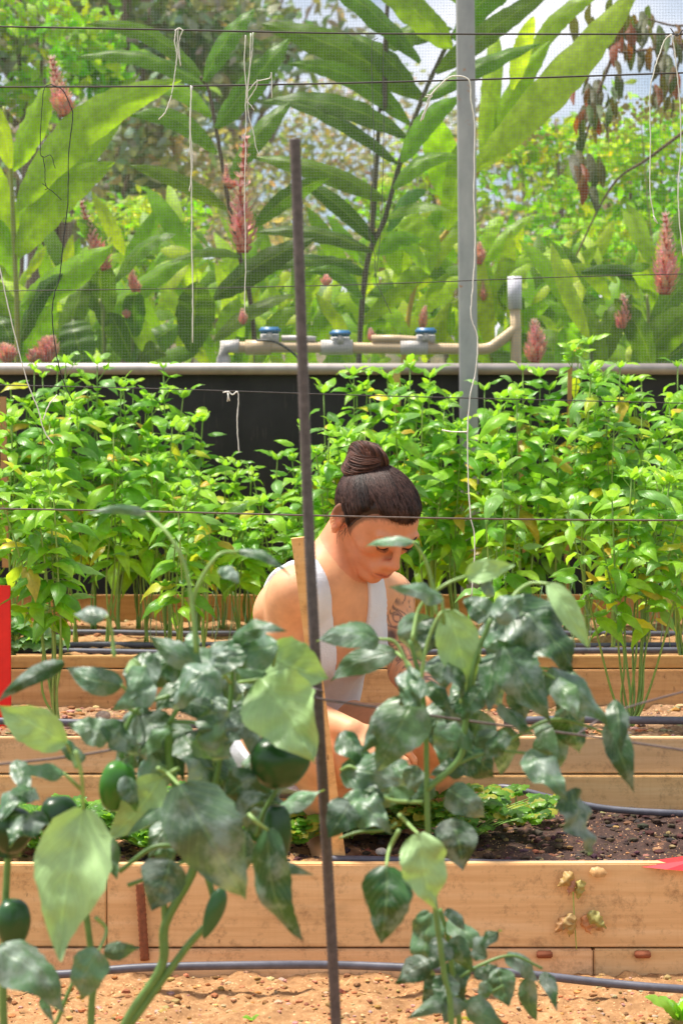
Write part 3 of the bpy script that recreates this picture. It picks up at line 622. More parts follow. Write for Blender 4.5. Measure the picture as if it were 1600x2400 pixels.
# small seedlings and parsley
def herb(base, rad, h, n, label, cat, name, cols, ls=.028, grp=None):
    t = thing(name, base, label, cat, grp); st = MB(); fo = MB()
    for _ in range(n):
        a = random.uniform(0, 6.28); r = rad * math.sqrt(random.random()); hh = h * random.uniform(.35, 1) * (1 - .4 * r / rad)
        tp = base + V(r * math.cos(a), r * .55 * math.sin(a), hh); b0 = base.lerp(tp, .15); b0.z = base.z
        tube(st, spline([b0, b0.lerp(tp, .5) + V(0, 0, hh * .2), tp], 3), .0012, .0008, (.22, .4, .07), 4)
        for q in range(3):
            for g in range(2):
                az = a + (q - 1) * 1.0 + random.uniform(-.2, .2) + (g - .5) * .5; L = ls * random.uniform(.7, 1.1)
                d_ = V(math.cos(az), math.sin(az) * .8, random.uniform(-.3, .3))
                leaf(fo, tp, tp + d_ * L, L * .62, V(0, -.6, 1), random.choice(cols), 'round', droop=.1, fold=.2, wave=.12, N=6, K=2, jag=.3, freq=3)
    st.build('stems', M_stem, t); fo.build('foliage', M_basil, t); return t
PC = [(.13, .33, .03), (.10, .26, .025), (.22, .44, .04), (.44, .44, .05), (.08, .2, .02)]
def hb(u, v, d, z): p = at(u, v, d); p.z = z; return p
GP = 'parsley-like herbs in the first bed'
herb(hb(1075, 1900, 4.05, Z1), .17, .12, 80, 'sprawling green herb with yellowing tips at the woman\'s feet', 'herb', 'herb_plant', PC, .034, grp=GP)
herb(hb(1210, 1900, 4.2, Z1), .09, .085, 22, 'thin herb sprigs beside the curved drip hose', 'herb', 'herb_plant', PC + [(.5, .45, .05)], grp=GP)
herb(hb(900, 1960, 4.1, Z1), .10, .08, 45, 'low herb tuft behind the rebar on the dark compost', 'herb', 'herb_plant', PC, .034, grp=GP)
herb(hb(700, 1960, 4.0, Z1), .09, .07, 45, 'herb clump right behind the two peppers', 'herb', 'herb_plant', PC, .034, grp=GP)
herb(hb(370, 1970, 3.95, Z1), .16, .12, 130, 'dense green celery-like herb in the first bed, left of centre', 'herb', 'herb_plant', PC[:3], .034, grp=GP)
herb(hb(120, 1980, 3.95, Z1), .18, .10, 120, 'dense green herb spilling over the board at left', 'herb', 'herb_plant', PC[:3], .034, grp=GP)
herb(hb(490, 1880, 4.25, Z1), .08, .10, 35, 'taller herb clump behind the left pepper plant', 'herb', 'herb_plant', PC[:3], .03, grp=GP)
herb(hb(820, 1720, 4.05, Z1 + .0), .03, .20, 8, 'thin sprig rising in front of the woman\'s lap', 'herb', 'herb_plant', PC, .02, grp=GP)
herb(hb(45, 1480, 5.3, Z3), .07, .07, 14, 'broad grey-green seedling by the red stake', 'seedling', 'seedling', [(.25, .42, .2)], .06)
herb(hb(560, 1560, 4.9, Z2), .09, .05, 20, 'low seedlings in the second bed left of the woman', 'seedling', 'seedling', PC[:3], .02)
# onion-like thin shoots
mb = MB()
for _ in range(70):
    u = random.choice([random.uniform(330, 640), random.uniform(1180, 1600)]); b = hb(u, 1480, random.uniform(5.4, 6.2), Z3 - .01)
    tube(mb, spline([b, b + V(random.uniform(-.01, .01), 0, .06), b + V(random.uniform(-.03, .03), 0, random.uniform(.1, .17))], 3), .0016, .0006, (.22, .36, .18), 4)
tag(mb.build('grass_shoots', M_stem), 'thin upright grey-green shoots at the feet of the basil', 'shoots', kind='stuff')
# weeds in front bed
def rosette(base, n, L, label, name='lettuce_plant', cat='lettuce', col=(.22, .5, .06)):
    t = thing(name, base, label, cat); fo = MB()
    for k in range(n):
        az = k * 2.4; el = random.uniform(.15, 1.0); d_ = V(math.cos(az) * math.cos(el), math.sin(az) * math.cos(el), math.sin(el))
        leaf(fo, base, base + d_ * L * random.uniform(.6, 1), L * .34, V(0, -.6, 1), tuple(c * random.uniform(.85, 1.15) for c in col), 'round', droop=.15, fold=.3, wave=.08, N=9, K=2)
    fo.build('foliage', M_basil, t)
rosette(hb(1590, 2350, 3.45, .012), 9, .075, 'young bright green lettuce at the bottom right corner')
rosette(hb(590, 2390, 3.45, .01), 5, .018, 'tiny green weed seedling at the bottom edge', 'weed', 'weed')
rosette(hb(1100, 2398, 3.45, .01), 5, .02, 'tiny yellow-green weed at the bottom right of centre', 'weed', 'weed', (.45, .5, .05))
# withered leaves on the front board
for (u, v, lb, k) in ((1348, 2068, 'withered tan leaf curled against the front board, upper one', 3), (1350, 2160, 'crumpled withered leaf pair with a green stem on the front board', 6)):
    t = thing('withered_leaf', at(u, v, D1 - .012), lb, 'dead leaf', 'withered leaves on the front board'); fo = MB()
    for q in range(k):
        o_ = at(u + random.uniform(-14, 14) + (28 if q % 2 and k > 5 else -12 if k > 5 else 0), v - 15 + random.uniform(-10, 10), D1 - random.uniform(.006, .02))
        a = random.uniform(-2.6, -.5); L = random.uniform(.032, .046)
        leaf(fo, o_, o_ + V(math.cos(a) * L, random.uniform(-.008, 0), math.sin(a) * L), L * .6, V(random.uniform(-.9, .9), -1, random.uniform(-.5, .6)), tuple(c * random.uniform(.7, 1.1) for c in (.55, .33, .13)), 'pepper', droop=.2, fold=.9, wave=.16, N=14, K=4, jag=.22)
    fo.build('blade', M_flower, t)
    if k > 5:
        s_ = MB(); tube(s_, spline([at(1342, 2085, D1 - .008), at(1345, 2150, D1 - .01), at(1350, 2225, D1 - .008)], 6), .0012, .001, (.3, .4, .08), 5); s_.build('stem', M_stem, t)
herbdry = MB()
p0 = at(1380, 2042, D1 - .004)
leaf(herbdry, p0, p0 + V(.03, -.01, -.002), .02, V(0, -1, .4), (.6, .36, .15), 'round', droop=.3, fold=.5, wave=.2, N=8)
tag(herbdry.build('dead_leaf', M_flower), 'small dead leaf folded on the top edge of the front board', 'dead leaf')

# ------------------------------------------------------------------ pepper plants
BED0 = 0.0
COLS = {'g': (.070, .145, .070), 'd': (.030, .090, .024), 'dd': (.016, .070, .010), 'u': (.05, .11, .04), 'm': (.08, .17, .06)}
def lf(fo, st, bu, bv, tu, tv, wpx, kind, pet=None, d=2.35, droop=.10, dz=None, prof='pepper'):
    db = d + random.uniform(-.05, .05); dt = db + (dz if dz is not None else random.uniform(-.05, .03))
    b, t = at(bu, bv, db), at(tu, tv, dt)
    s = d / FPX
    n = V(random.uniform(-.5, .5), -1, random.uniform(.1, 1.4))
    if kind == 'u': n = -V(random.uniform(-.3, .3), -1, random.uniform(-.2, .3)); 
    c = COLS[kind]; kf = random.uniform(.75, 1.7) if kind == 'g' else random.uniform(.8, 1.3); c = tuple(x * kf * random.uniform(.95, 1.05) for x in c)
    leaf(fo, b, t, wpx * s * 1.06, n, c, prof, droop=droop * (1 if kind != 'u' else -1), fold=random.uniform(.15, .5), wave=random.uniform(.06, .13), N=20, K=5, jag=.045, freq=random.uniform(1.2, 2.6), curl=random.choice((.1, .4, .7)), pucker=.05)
    if pet:
        pp = [at(x, y, d + random.uniform(-.01, .01)) for x, y in pet] + [b]
        tube(st, spline(pp, 6), .0024, .0017, (.26, .40, .12), 7)

def infill(fo, st, x0, x1, y0, y1, n, d):
    for _ in range(n):
        u, v = random.uniform(x0, x1), random.uniform(y0, y1); a = random.uniform(.2, 2.9); q = random.uniform(80, 145)
        lf(fo, st, u, v, u + math.cos(a) * q * .8, v + abs(math.sin(a)) * q, q * random.uniform(.55, .8), random.choice(['d', 'dd', 'g', 'g']), d=d + random.uniform(.08, .22))  # half the fill-in leaves use dark greens, painting shaded foliage behind
def fruit(parent, u, v, w_, h_, tilt=0, d=2.35, col=(.018, .075, .012), lobes=3, stem=None, longp=False):
    mb = MB(); s = d / FPX; c = at(u, v, d); NR, NS = 18, 28; vs = []
    for i in range(NR + 1):
        t = i / NR; z = .5 - t
        if longp: r = math.sin(math.pi * min(1, t * .96 + .03)) ** .55 * (1 - .45 * t)
        else: r = (math.sin(math.pi * (t * .94 + .045)) ** .42) * (1 - .18 * t)
        dip = -.07 * math.exp(-(t / .07) ** 2)
        for k in range(NS):
            a = 6.283 * k / NS; q = 1 + .085 * math.cos(lobes * a + tilt) * (1 if not longp else .4) + .02 * math.sin(5 * a + t * 4)
            x = r * q * math.cos(a) * w_ * s / 2; y = r * q * math.sin(a) * w_ * s / 2; zz = (z + dip * r) * h_ * s
            ct, sn = math.cos(tilt), math.sin(tilt)
            vs.append((c.x + x * ct + zz * sn, c.y + y, c.z - x * sn + zz * ct))
    fs = [(i * NS + k, i * NS + (k + 1) % NS, (i + 1) * NS + (k + 1) % NS, (i + 1) * NS + k) for i in range(NR) for k in range(NS)]
    fs += [tuple(range(NS))[::-1], tuple(NR * NS + k for k in range(NS))]
    mb.add(vs, fs, col); f = mb.build('pepper_fruit', M_fruit, parent)
    sm = MB(); tp = c + V(math.sin(tilt) * h_ * s * .45, 0, math.cos(tilt) * h_ * s * .45)
    pts = [tp, tp + V(math.sin(tilt) * .01, -.002, .018)]
    if stem: pts = [tp + V(0, 0, -.004)] + [at(x, y, d) for x, y in stem]
    tube(sm, spline(pts, 5), .0042, .0028, (.20, .36, .07), 8); o = sm.build('fruit_stalk', M_stem, parent); o.parent = f; o.matrix_parent_inverse = Matrix.Translation(-parent.location)
def stems(st, lines, d=2.37):
    for pts, r in lines: tube(st, spline([at(x, y, d) for x, y in pts], 8), r, r * .75, (.13, .24, .06), 8, wob=.04)

random.seed(5)
root = at(300, 2400, 2.37); root.z = 0
pl = thing('pepper_plant', root, 'large pepper plant with dark and pale leaves filling the near left, bearing green peppers', 'pepper plant', 'pepper plants in the foreground')
fo, st = MB(), MB()
stems(st, [([(262, 3040), (275, 2600), (286, 2420), (378, 2267), (388, 2165), (454, 2033), (440, 1930), (400, 1800), (395, 1700)], .006), ([(300, 2410), (433, 2226), (500, 2140), (480, 2040), (455, 2030)], .0045),
           ([(388, 2165), (385, 2110), (392, 2040)], .004), ([(454, 2033), (490, 1900), (520, 1760), (540, 1650), (545, 1560)], .0036), ([(395, 1700), (460, 1560), (450, 1400)], .003),
           ([(280, 2043), (357, 1987), (418, 1987), (444, 2012)], .0028), ([(285, 1777), (296, 1706), (331, 1655), (398, 1630)], .003), ([(300, 2075), (340, 2060), (400, 2030), (450, 2015)], .0026),
           ([(630, 1720), (590, 1680), (560, 1672)], .0030), ([(215, 2860), (214, 2400), (220, 2290), (200, 2120), (190, 1990)], .0045), ([(300, 1850), (310, 1760), (290, 1700)], .003), ([(700, 1740), (660, 1830), (620, 1900), (600, 1960)], .003),
           ([(520, 1760), (470, 1700), (400, 1690)], .0028)])
L = lambda *a, **k: lf(fo, st, *a, **k)
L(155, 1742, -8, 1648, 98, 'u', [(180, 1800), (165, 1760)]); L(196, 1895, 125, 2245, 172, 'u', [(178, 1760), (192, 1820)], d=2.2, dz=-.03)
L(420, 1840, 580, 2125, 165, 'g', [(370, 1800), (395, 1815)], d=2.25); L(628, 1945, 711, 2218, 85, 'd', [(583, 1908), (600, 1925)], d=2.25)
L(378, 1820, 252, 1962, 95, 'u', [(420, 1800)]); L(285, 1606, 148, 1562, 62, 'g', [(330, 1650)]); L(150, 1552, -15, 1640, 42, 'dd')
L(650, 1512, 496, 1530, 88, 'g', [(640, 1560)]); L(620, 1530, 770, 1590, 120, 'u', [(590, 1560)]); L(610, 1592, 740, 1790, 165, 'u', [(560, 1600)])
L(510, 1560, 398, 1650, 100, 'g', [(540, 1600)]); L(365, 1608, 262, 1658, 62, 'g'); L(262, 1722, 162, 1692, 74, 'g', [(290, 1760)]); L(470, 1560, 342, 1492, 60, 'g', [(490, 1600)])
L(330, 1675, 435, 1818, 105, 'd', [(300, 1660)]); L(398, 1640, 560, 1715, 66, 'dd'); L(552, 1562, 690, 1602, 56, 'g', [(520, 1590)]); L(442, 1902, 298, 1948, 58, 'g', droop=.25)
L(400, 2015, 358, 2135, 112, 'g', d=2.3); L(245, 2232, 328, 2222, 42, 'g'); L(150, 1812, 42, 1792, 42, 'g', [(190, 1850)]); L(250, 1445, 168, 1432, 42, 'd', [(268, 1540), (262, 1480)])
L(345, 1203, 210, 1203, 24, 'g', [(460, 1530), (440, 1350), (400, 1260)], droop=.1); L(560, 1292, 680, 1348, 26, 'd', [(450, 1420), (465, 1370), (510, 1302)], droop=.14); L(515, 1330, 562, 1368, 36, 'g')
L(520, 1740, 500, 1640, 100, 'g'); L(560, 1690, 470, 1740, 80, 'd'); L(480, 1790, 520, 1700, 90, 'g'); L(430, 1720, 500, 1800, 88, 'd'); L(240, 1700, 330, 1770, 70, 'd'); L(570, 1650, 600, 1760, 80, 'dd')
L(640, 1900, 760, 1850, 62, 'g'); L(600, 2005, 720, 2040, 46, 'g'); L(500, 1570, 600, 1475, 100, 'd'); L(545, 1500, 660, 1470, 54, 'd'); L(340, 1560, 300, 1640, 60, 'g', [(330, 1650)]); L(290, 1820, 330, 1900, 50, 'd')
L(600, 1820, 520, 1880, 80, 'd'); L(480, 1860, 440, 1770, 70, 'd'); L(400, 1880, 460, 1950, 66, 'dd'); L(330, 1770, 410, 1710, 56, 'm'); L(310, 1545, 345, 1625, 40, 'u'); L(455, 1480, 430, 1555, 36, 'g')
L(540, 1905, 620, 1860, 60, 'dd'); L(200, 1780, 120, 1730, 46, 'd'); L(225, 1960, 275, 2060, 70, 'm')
infill(fo, st, 300, 640, 1520, 1980, 40, 2.37)
st.build('stems', M_stem, pl); fo.build('foliage', M_pepper, pl)
fruit(pl, 650, 1785, 155, 128, .0, col=(.014, .062, .010), stem=[(612, 1715), (580, 1680), (555, 1672)]); fruit(pl, 272, 1842, 92, 120, .2, col=(.04, .16, .015), stem=[(292, 1770), (290, 1730)])
fruit(pl, 138, 1925, 100, 122, -.1, col=(.010, .045, .010)); fruit(pl, 645, 1965, 76, 165, .05, col=(.016, .06, .014), stem=[(640, 1860), (660, 1820)])
fruit(pl, 500, 2140, 56, 128, .35, col=(.04, .13, .04), longp=True); 
root = at(20, 2400, 2.3); root.z = 0
pl = thing('pepper_plant', root, 'pepper plant cut by the left edge, with a blocky green pepper low down', 'pepper plant', 'pepper plants in the foreground')
fo, st = MB(), MB(); stems(st, [([(15, 3040), (12, 2500), (8, 2300), (20, 2000), (40, 1850)], .005), ([(110, 3040), (120, 2480), (140, 2380), (190, 2260)], .003)])
L = lambda *a, **k: lf(fo, st, *a, **k)
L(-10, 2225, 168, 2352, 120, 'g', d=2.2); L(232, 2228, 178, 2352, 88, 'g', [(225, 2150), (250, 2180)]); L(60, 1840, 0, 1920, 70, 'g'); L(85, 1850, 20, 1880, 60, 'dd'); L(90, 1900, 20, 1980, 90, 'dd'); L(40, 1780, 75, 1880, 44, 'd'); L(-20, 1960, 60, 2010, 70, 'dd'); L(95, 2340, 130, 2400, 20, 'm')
st.build('stems', M_stem, pl); fo.build('foliage', M_pepper, pl)
fruit(pl, 30, 2165, 86, 120, .0, stem=[(22, 2100), (8, 2040), (2, 2000)], col=(.02, .08, .02)); fruit(pl, 25, 1945, 110, 110, .0, col=(.012, .05, .010))

random.seed(11)
root = at(1020, 2400, 2.4); root.z = 0
pl = thing('pepper_plant', root, 'tall pepper plant with drooping leaves right of the rebar, before the woman\'s arm', 'pepper plant', 'pepper plants in the foreground')
fo, st = MB(), MB()
stems(st, [([(1060, 3040), (1058, 2420), (1040, 2280), (1020, 2130), (1005, 1990), (1000, 1850), (997, 1700), (985, 1600), (960, 1500)], .0036), ([(1000, 1850), (1075, 1780), (1090, 1700), (1110, 1560), (1150, 1450)], .004),
           ([(1075, 1790), (1105, 1775), (1157, 1762), (1235, 1765)], .0022), ([(1160, 1760), (1254, 1700), (1310, 1686), (1370, 1700), (1425, 1722)], .0022), ([(930, 1930), (900, 1945), (840, 1950), (795, 1965)], .002), ([(1100, 1650), (1180, 1600), (1260, 1570)], .003)], 2.42)
L = lambda *a, **k: lf(fo, st, *a, **{'d': 2.42, **k})
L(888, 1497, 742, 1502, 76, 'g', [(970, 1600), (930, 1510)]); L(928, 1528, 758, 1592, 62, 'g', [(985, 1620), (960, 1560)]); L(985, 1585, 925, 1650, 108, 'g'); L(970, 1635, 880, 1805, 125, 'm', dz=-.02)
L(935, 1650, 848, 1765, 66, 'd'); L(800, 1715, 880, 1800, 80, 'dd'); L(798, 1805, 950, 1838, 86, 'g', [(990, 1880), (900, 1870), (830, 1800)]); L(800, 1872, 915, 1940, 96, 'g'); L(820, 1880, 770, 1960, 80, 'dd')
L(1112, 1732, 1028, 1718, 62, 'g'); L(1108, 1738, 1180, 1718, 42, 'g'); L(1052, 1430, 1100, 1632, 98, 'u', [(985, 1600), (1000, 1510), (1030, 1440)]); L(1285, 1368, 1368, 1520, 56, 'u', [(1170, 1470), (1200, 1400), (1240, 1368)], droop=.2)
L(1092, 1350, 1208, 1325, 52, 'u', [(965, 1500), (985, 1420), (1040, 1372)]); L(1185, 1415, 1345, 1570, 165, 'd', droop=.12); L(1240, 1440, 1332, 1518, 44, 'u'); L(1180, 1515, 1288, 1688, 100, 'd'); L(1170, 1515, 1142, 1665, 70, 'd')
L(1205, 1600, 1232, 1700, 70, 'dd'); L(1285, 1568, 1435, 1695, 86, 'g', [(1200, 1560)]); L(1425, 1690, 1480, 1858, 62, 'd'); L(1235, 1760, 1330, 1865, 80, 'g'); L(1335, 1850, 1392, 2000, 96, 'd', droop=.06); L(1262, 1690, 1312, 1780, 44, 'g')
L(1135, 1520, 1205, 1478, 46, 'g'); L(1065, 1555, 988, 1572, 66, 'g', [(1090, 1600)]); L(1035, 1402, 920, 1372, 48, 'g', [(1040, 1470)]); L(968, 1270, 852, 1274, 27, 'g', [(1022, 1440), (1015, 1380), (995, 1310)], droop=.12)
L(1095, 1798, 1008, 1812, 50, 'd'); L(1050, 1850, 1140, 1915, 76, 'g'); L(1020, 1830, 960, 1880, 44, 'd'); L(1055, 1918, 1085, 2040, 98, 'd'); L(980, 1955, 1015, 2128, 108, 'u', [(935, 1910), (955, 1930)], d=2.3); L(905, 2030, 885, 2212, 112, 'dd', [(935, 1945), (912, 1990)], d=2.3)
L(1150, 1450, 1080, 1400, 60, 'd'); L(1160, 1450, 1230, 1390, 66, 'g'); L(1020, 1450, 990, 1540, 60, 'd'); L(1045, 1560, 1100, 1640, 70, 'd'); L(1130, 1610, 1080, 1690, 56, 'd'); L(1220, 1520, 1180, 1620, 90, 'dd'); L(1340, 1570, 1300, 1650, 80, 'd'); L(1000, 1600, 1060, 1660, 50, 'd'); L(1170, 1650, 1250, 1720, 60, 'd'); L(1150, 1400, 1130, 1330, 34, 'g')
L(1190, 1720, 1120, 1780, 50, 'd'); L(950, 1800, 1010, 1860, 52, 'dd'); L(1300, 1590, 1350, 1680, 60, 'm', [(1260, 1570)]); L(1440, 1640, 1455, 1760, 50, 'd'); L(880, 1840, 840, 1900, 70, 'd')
infill(fo, st, 960, 1330, 1420, 1720, 14, 2.42); infill(fo, st, 850, 1080, 1650, 1880, 7, 2.42)
st.build('stems', M_stem, pl); fo.build('foliage', M_pepper, pl)
root = at(1080, 2420, 2.5); root.z = 0
pl = thing('pepper_plant', root, 'small pepper plant low at the bottom, between the rebar and the right-hand drip hose', 'pepper plant', 'pepper plants in the foreground')
fo, st = MB(), MB()
stems(st, [([(1085, 2950), (1078, 2450), (1062, 2300), (1050, 2200), (1030, 2130)], .0036), ([(1062, 2300), (1130, 2260), (1200, 2240), (1270, 2270)], .0022), ([(1070, 2350), (1120, 2340), (1180, 2310)], .0022)], 2.52)
L = lambda *a, **k: lf(fo, st, *a, **{'d': 2.5, **k})
for a in ((1010, 2140, 992, 2305, 92, 'g'), (1050, 2155, 1145, 2235, 52, 'g'), (1100, 2240, 1164, 2175, 62, 'dd'), (1065, 2195, 1112, 2282, 46, 'd'), (1005, 2255, 925, 2305, 62, 'dd'), (1188, 2238, 1265, 2305, 56, 'g'), (1165, 2270, 1192, 2360, 68, 'g'),
          (1235, 2290, 1258, 2395, 44, 'g'), (1270, 2280, 1302, 2365, 36, 'd'), (1092, 2352, 960, 2378, 52, 'g'), (1095, 2345, 1180, 2402, 60, 'g'), (1040, 2200, 1010, 2270, 60, 'dd'), (1060, 2250, 1080, 2340, 60, 'dd'), (1045, 2130, 1090, 2180, 36, 'd'), (1110, 2290, 1160, 2255, 38, 'd'), (1030, 2290, 990, 2350, 48, 'dd'), (1080, 2330, 1040, 2400, 56, 'g'), (1005, 2135, 960, 2165, 16, 'd'), (1140, 2300, 1120, 2350, 34, 'm'), (1050, 2280, 1030, 2370, 60, 'dd')):
    L(*a)
st.build('stems', M_stem, pl); fo.build('foliage', M_pepper, pl)

# ------------------------------------------------------------------ ginger plants behind the net
def gl(fo, bu, bv, tu, tv, wpx, col, d=8.0, droop=.10, und=False):
    db = d + random.uniform(-.12, .12); dt = db + random.uniform(-.18, .12)
    b, t = at(bu, bv, db), at(tu, tv, dt); s = d / FPX
    n = V(random.uniform(-.4, .4), -1, random.uniform(.1, .9))
    if n.dot(V(0, -1, 0)) < 0: n = -n
    ax = t - b; sd_ = ax.cross(n).normalized(); nn = sd_.cross(ax).normalized()
    # arch upward: droop sign so that the blade bulges up
    dr = droop
    if abs(nn.z) > .15: dr = droop * (1 if nn.z > 0 else -1)
    leaf(fo, b, t, wpx * s * .88, n, tuple(c * random.uniform(.88, 1.12) for c in col), 'ginger', droop=dr, fold=random.uniform(.1, .5), wave=.03, N=26, K=3, jag=.07, freq=4.5)
    # visible upward arch in the picture plane too
def gl2(fo, b, t, w_, col, d=8.0, arch=18):
    # three-piece arched blade
    (bu, bv), (tu, tv) = b, t
    n0 = len(fo.v); gl(fo, bu, bv, tu, tv, w_, col, d, .06)
    s = d / FPX; B, T = at(bu, bv, d), at(tu, tv, d); ax = T - B; LL = ax.length_squared
    for i in range(n0, len(fo.v)):
        p = Vector(fo.v[i]); k = min(max((p - B).dot(ax) / LL, 0), 1)
        fo.v[i] = (p.x, p.y, p.z + arch * s * 4 * k * (1 - k))
YG, MG, DG, OG, LG = (.30, .46, .025), (.20, .36, .02), (.07, .15, .012), (.115, .22, .012), (.42, .58, .05)  # OG is darkened so the shade on backlit leaves sits in the colour
def spike(parent, pts, r, d, name='flower_spike'):
    r *= 1.25
    mb = MB(); sp = spline([at(x, y, d) for x, y in pts], 14) if len(pts) > 2 else spline([at(*pts[0], d), at(*pts[0], d).lerp(at(*pts[1], d), .5), at(*pts[1], d)], 10); n = len(sp)
    tube(mb, sp, r * .5, r * .2, (.5, .10, .06), 6)
    for i, p in enumerate(sp):
        f = i / (n - 1); rr = r * (1.0 - .72 * f) * (.6 + .4 * min(1, f * 6)); 
        if i % 2: continue
        for k in range(8):
            a = k * .785 + i * .7; c = (.90, .34 + .26 * f, .27 + .24 * f); c = tuple(min(.9, x * random.uniform(.75, 1.2)) for x in c)
            d_ = V(math.cos(a), math.sin(a), 1.0); b = p + V(math.cos(a), math.sin(a), 0) * rr * .35
            leaf(mb, b, b + d_ * rr * random.uniform(.85, 1.3), rr * .62, V(math.cos(a), math.sin(a), -.3), c, 'round', droop=.15, fold=.3, N=4, K=1)
    return mb.build(name, M_flower, parent)
def ginger(rootpx, d, label, stemlines, leaves, spikes=(), scol=(.10, .06, .03), sr=.010, arch=18):
    r = at(*rootpx, d); r.z = -.32
    t = thing('ginger_plant', r, label, 'ginger plant', 'ginger plants behind the net'); fo, st = MB(), MB()
    for ln in stemlines: tube(st, spline([at(x, y, d) for x, y in ln], 10), sr, sr * .55, scol, 8, wob=.08)
    for (b, tt, w_, c) in leaves: gl2(fo, b, tt, w_, c, d + random.uniform(-.05, .05), arch)
    st.build('stem', M_stem, t); fo.build('foliage', M_ginger, t)
    for sp, rr in spikes: spike(t, sp, rr, d - .15)
    return t
random.seed(3)
ginger((40, 900), 7.5, 'bright green ginger with broad upright leaves at the left edge',
  [[(45, 1890), (42, 860), (36, 620), (25, 390), (10, 250)]],
  [((28, 400), (122, 188), 78, YG), ((28, 395), (-40, 230), 56, YG), ((40, 490), (425, 188), 105, YG), ((40, 600), (268, 380), 100, YG), ((48, 720), (265, 575), 84, YG), ((40, 560), (-60, 320), 74, YG), ((42, 660), (-60, 490), 66, MG), ((46, 780), (-80, 640), 70, MG), ((50, 800), (150, 640), 60, DG), ((44, 560), (330, 190), 52, YG), ((50, 850), (130, 700), 70, MG), ((42, 520), (190, 330), 80, YG), ((150, 470), (330, 170), 40, MG), ((40, 850), (-30, 730), 70, DG)],
  [([(152, 272), (140, 225), (122, 138)], .030)], (.28, .30, .05), .011)
ginger((300, 900), 7.6, 'low ginger with dark oval leaves beside the left broad-leaved ginger',
  [[(240, 1890), (245, 850), (235, 700)], [(320, 1890), (312, 850), (318, 740)]],
  [((215, 770), (470, 590), 72, MG), ((270, 660), (415, 548), 62, OG), ((238, 765), (232, 600), 92, DG), ((200, 860), (172, 745), 94, DG), ((312, 850), (255, 735), 74, DG), ((312, 850), (420, 762), 74, OG), ((318, 790), (322, 690), 60, DG), ((240, 740), (120, 640), 56, DG), ((320, 860), (390, 830), 60, OG), ((130, 850), (200, 640), 66, OG), ((380, 860), (300, 690), 60, MG), ((260, 600), (180, 530), 50, OG)],
  [([(248, 632), (215, 560), (192, 475)], .024), ([(320, 690), (312, 660), (308, 630)], .016), ([(298, 745), (295, 725)], .012)], (.2, .25, .05))
ginger((600, 900), 7.6, 'dark-stemmed ginger with feather-like leaves and a tall pink spike, left of the rebar',
  [[(640, 1890), (600, 850), (560, 590), (540, 500), (515, 350), (490, 215), (470, 180)]],
  [((478, 188), (205, 58), 62, OG), ((485, 210), (180, 132), 60, OG), ((495, 275), (330, 205), 56, MG), ((508, 358), (300, 272), 56, OG), ((532, 490), (302, 390), 46, OG), ((478, 190), (598, 22), 66, OG), ((506, 300), (678, 92), 78, OG), ((540, 418), (682, 238), 64, OG), ((596, 532), (772, 418), 50, DG), ((566, 600), (400, 620), 40, OG), ((500, 700), (740, 560), 74, DG), ((446, 825), (462, 662), 108, DG), ((500, 800), (690, 690), 56, OG), ((575, 640), (830, 612), 40, DG), ((520, 840), (560, 700), 60, MG), ((600, 860), (700, 720), 60, MG)],
  [([(570, 592), (566, 480), (576, 325)], .034), ([(545, 440), (532, 430), (530, 388)], .016)])
ginger((850, 900), 7.9, 'tall dark-stemmed ginger with long drooping leaves left of the metal post',
  [[(820, 1890), (845, 760), (905, 500), (970, 280), (1050, 100), (1130, -20)], [(900, 260), (905, 60), (912, -60)], [(870, 560), (882, 380), (890, 240)]],
  [((985, 145), (730, -60), 80, OG), ((990, 230), (612, 55), 92, OG), ((960, 290), (675, 150), 66, OG), ((950, 320), (612, 240), 74, DG), ((935, 385), (640, 235), 54, DG), ((905, 470), (592, 368), 66, OG), ((880, 570), (700, 420), 46, DG), ((872, 590), (600, 545), 52, DG), ((866, 640), (640, 610), 54, DG), ((850, 700), (720, 640), 44, OG), ((1060, 90), (1280, -70), 82, OG), ((1020, 170), (1300, -20), 66, OG), ((990, 235), (1265, 105), 62, OG), ((1060, 110), (860, -40), 90, MG), ((900, 100), (1060, 70), 86, OG), ((975, 220), (815, 80), 70, OG), ((940, 380), (1080, 230), 60, MG), ((920, 440), (1080, 370), 56, MG), ((908, 510), (1060, 500), 40, MG), ((905, 540), (1000, 450), 56, (.12, .26, .08)), ((880, 600), (990, 560), 50, MG), ((1110, 20), (960, -60), 60, MG), ((850, 760), (980, 660), 48, MG)],
  (), (.09, .07, .035), .012)
ginger((960, 900), 8.3, 'bright ginger with yellow stem and huge leaf reaching the upper right corner',
  [[(900, 1890), (950, 790), (1060, 520), (1140, 370), (1260, 215)]],
  [((1110, 400), (1500, -30), 100, LG), ((1150, 330), (1290, 100), 60, YG), ((1070, 500), (1010, 260), 100, YG), ((1050, 540), (1080, 330), 70, MG), ((1130, 380), (1160, 60), 56, LG), ((1010, 640), (860, 520), 60, YG), ((1000, 650), (1120, 520), 60, YG), ((980, 700), (880, 640), 50, LG), ((970, 740), (1090, 650), 60, LG), ((1030, 590), (930, 500), 70, YG), ((1200, 210), (1250, 50), 50, LG), ((1230, 160), (1420, -20), 56, YG), ((960, 790), (840, 700), 52, YG), ((1000, 840), (1080, 700), 60, YG)],
  [([(990, 770), (992, 740), (996, 718)], .014)], (.55, .36, .06), .012)
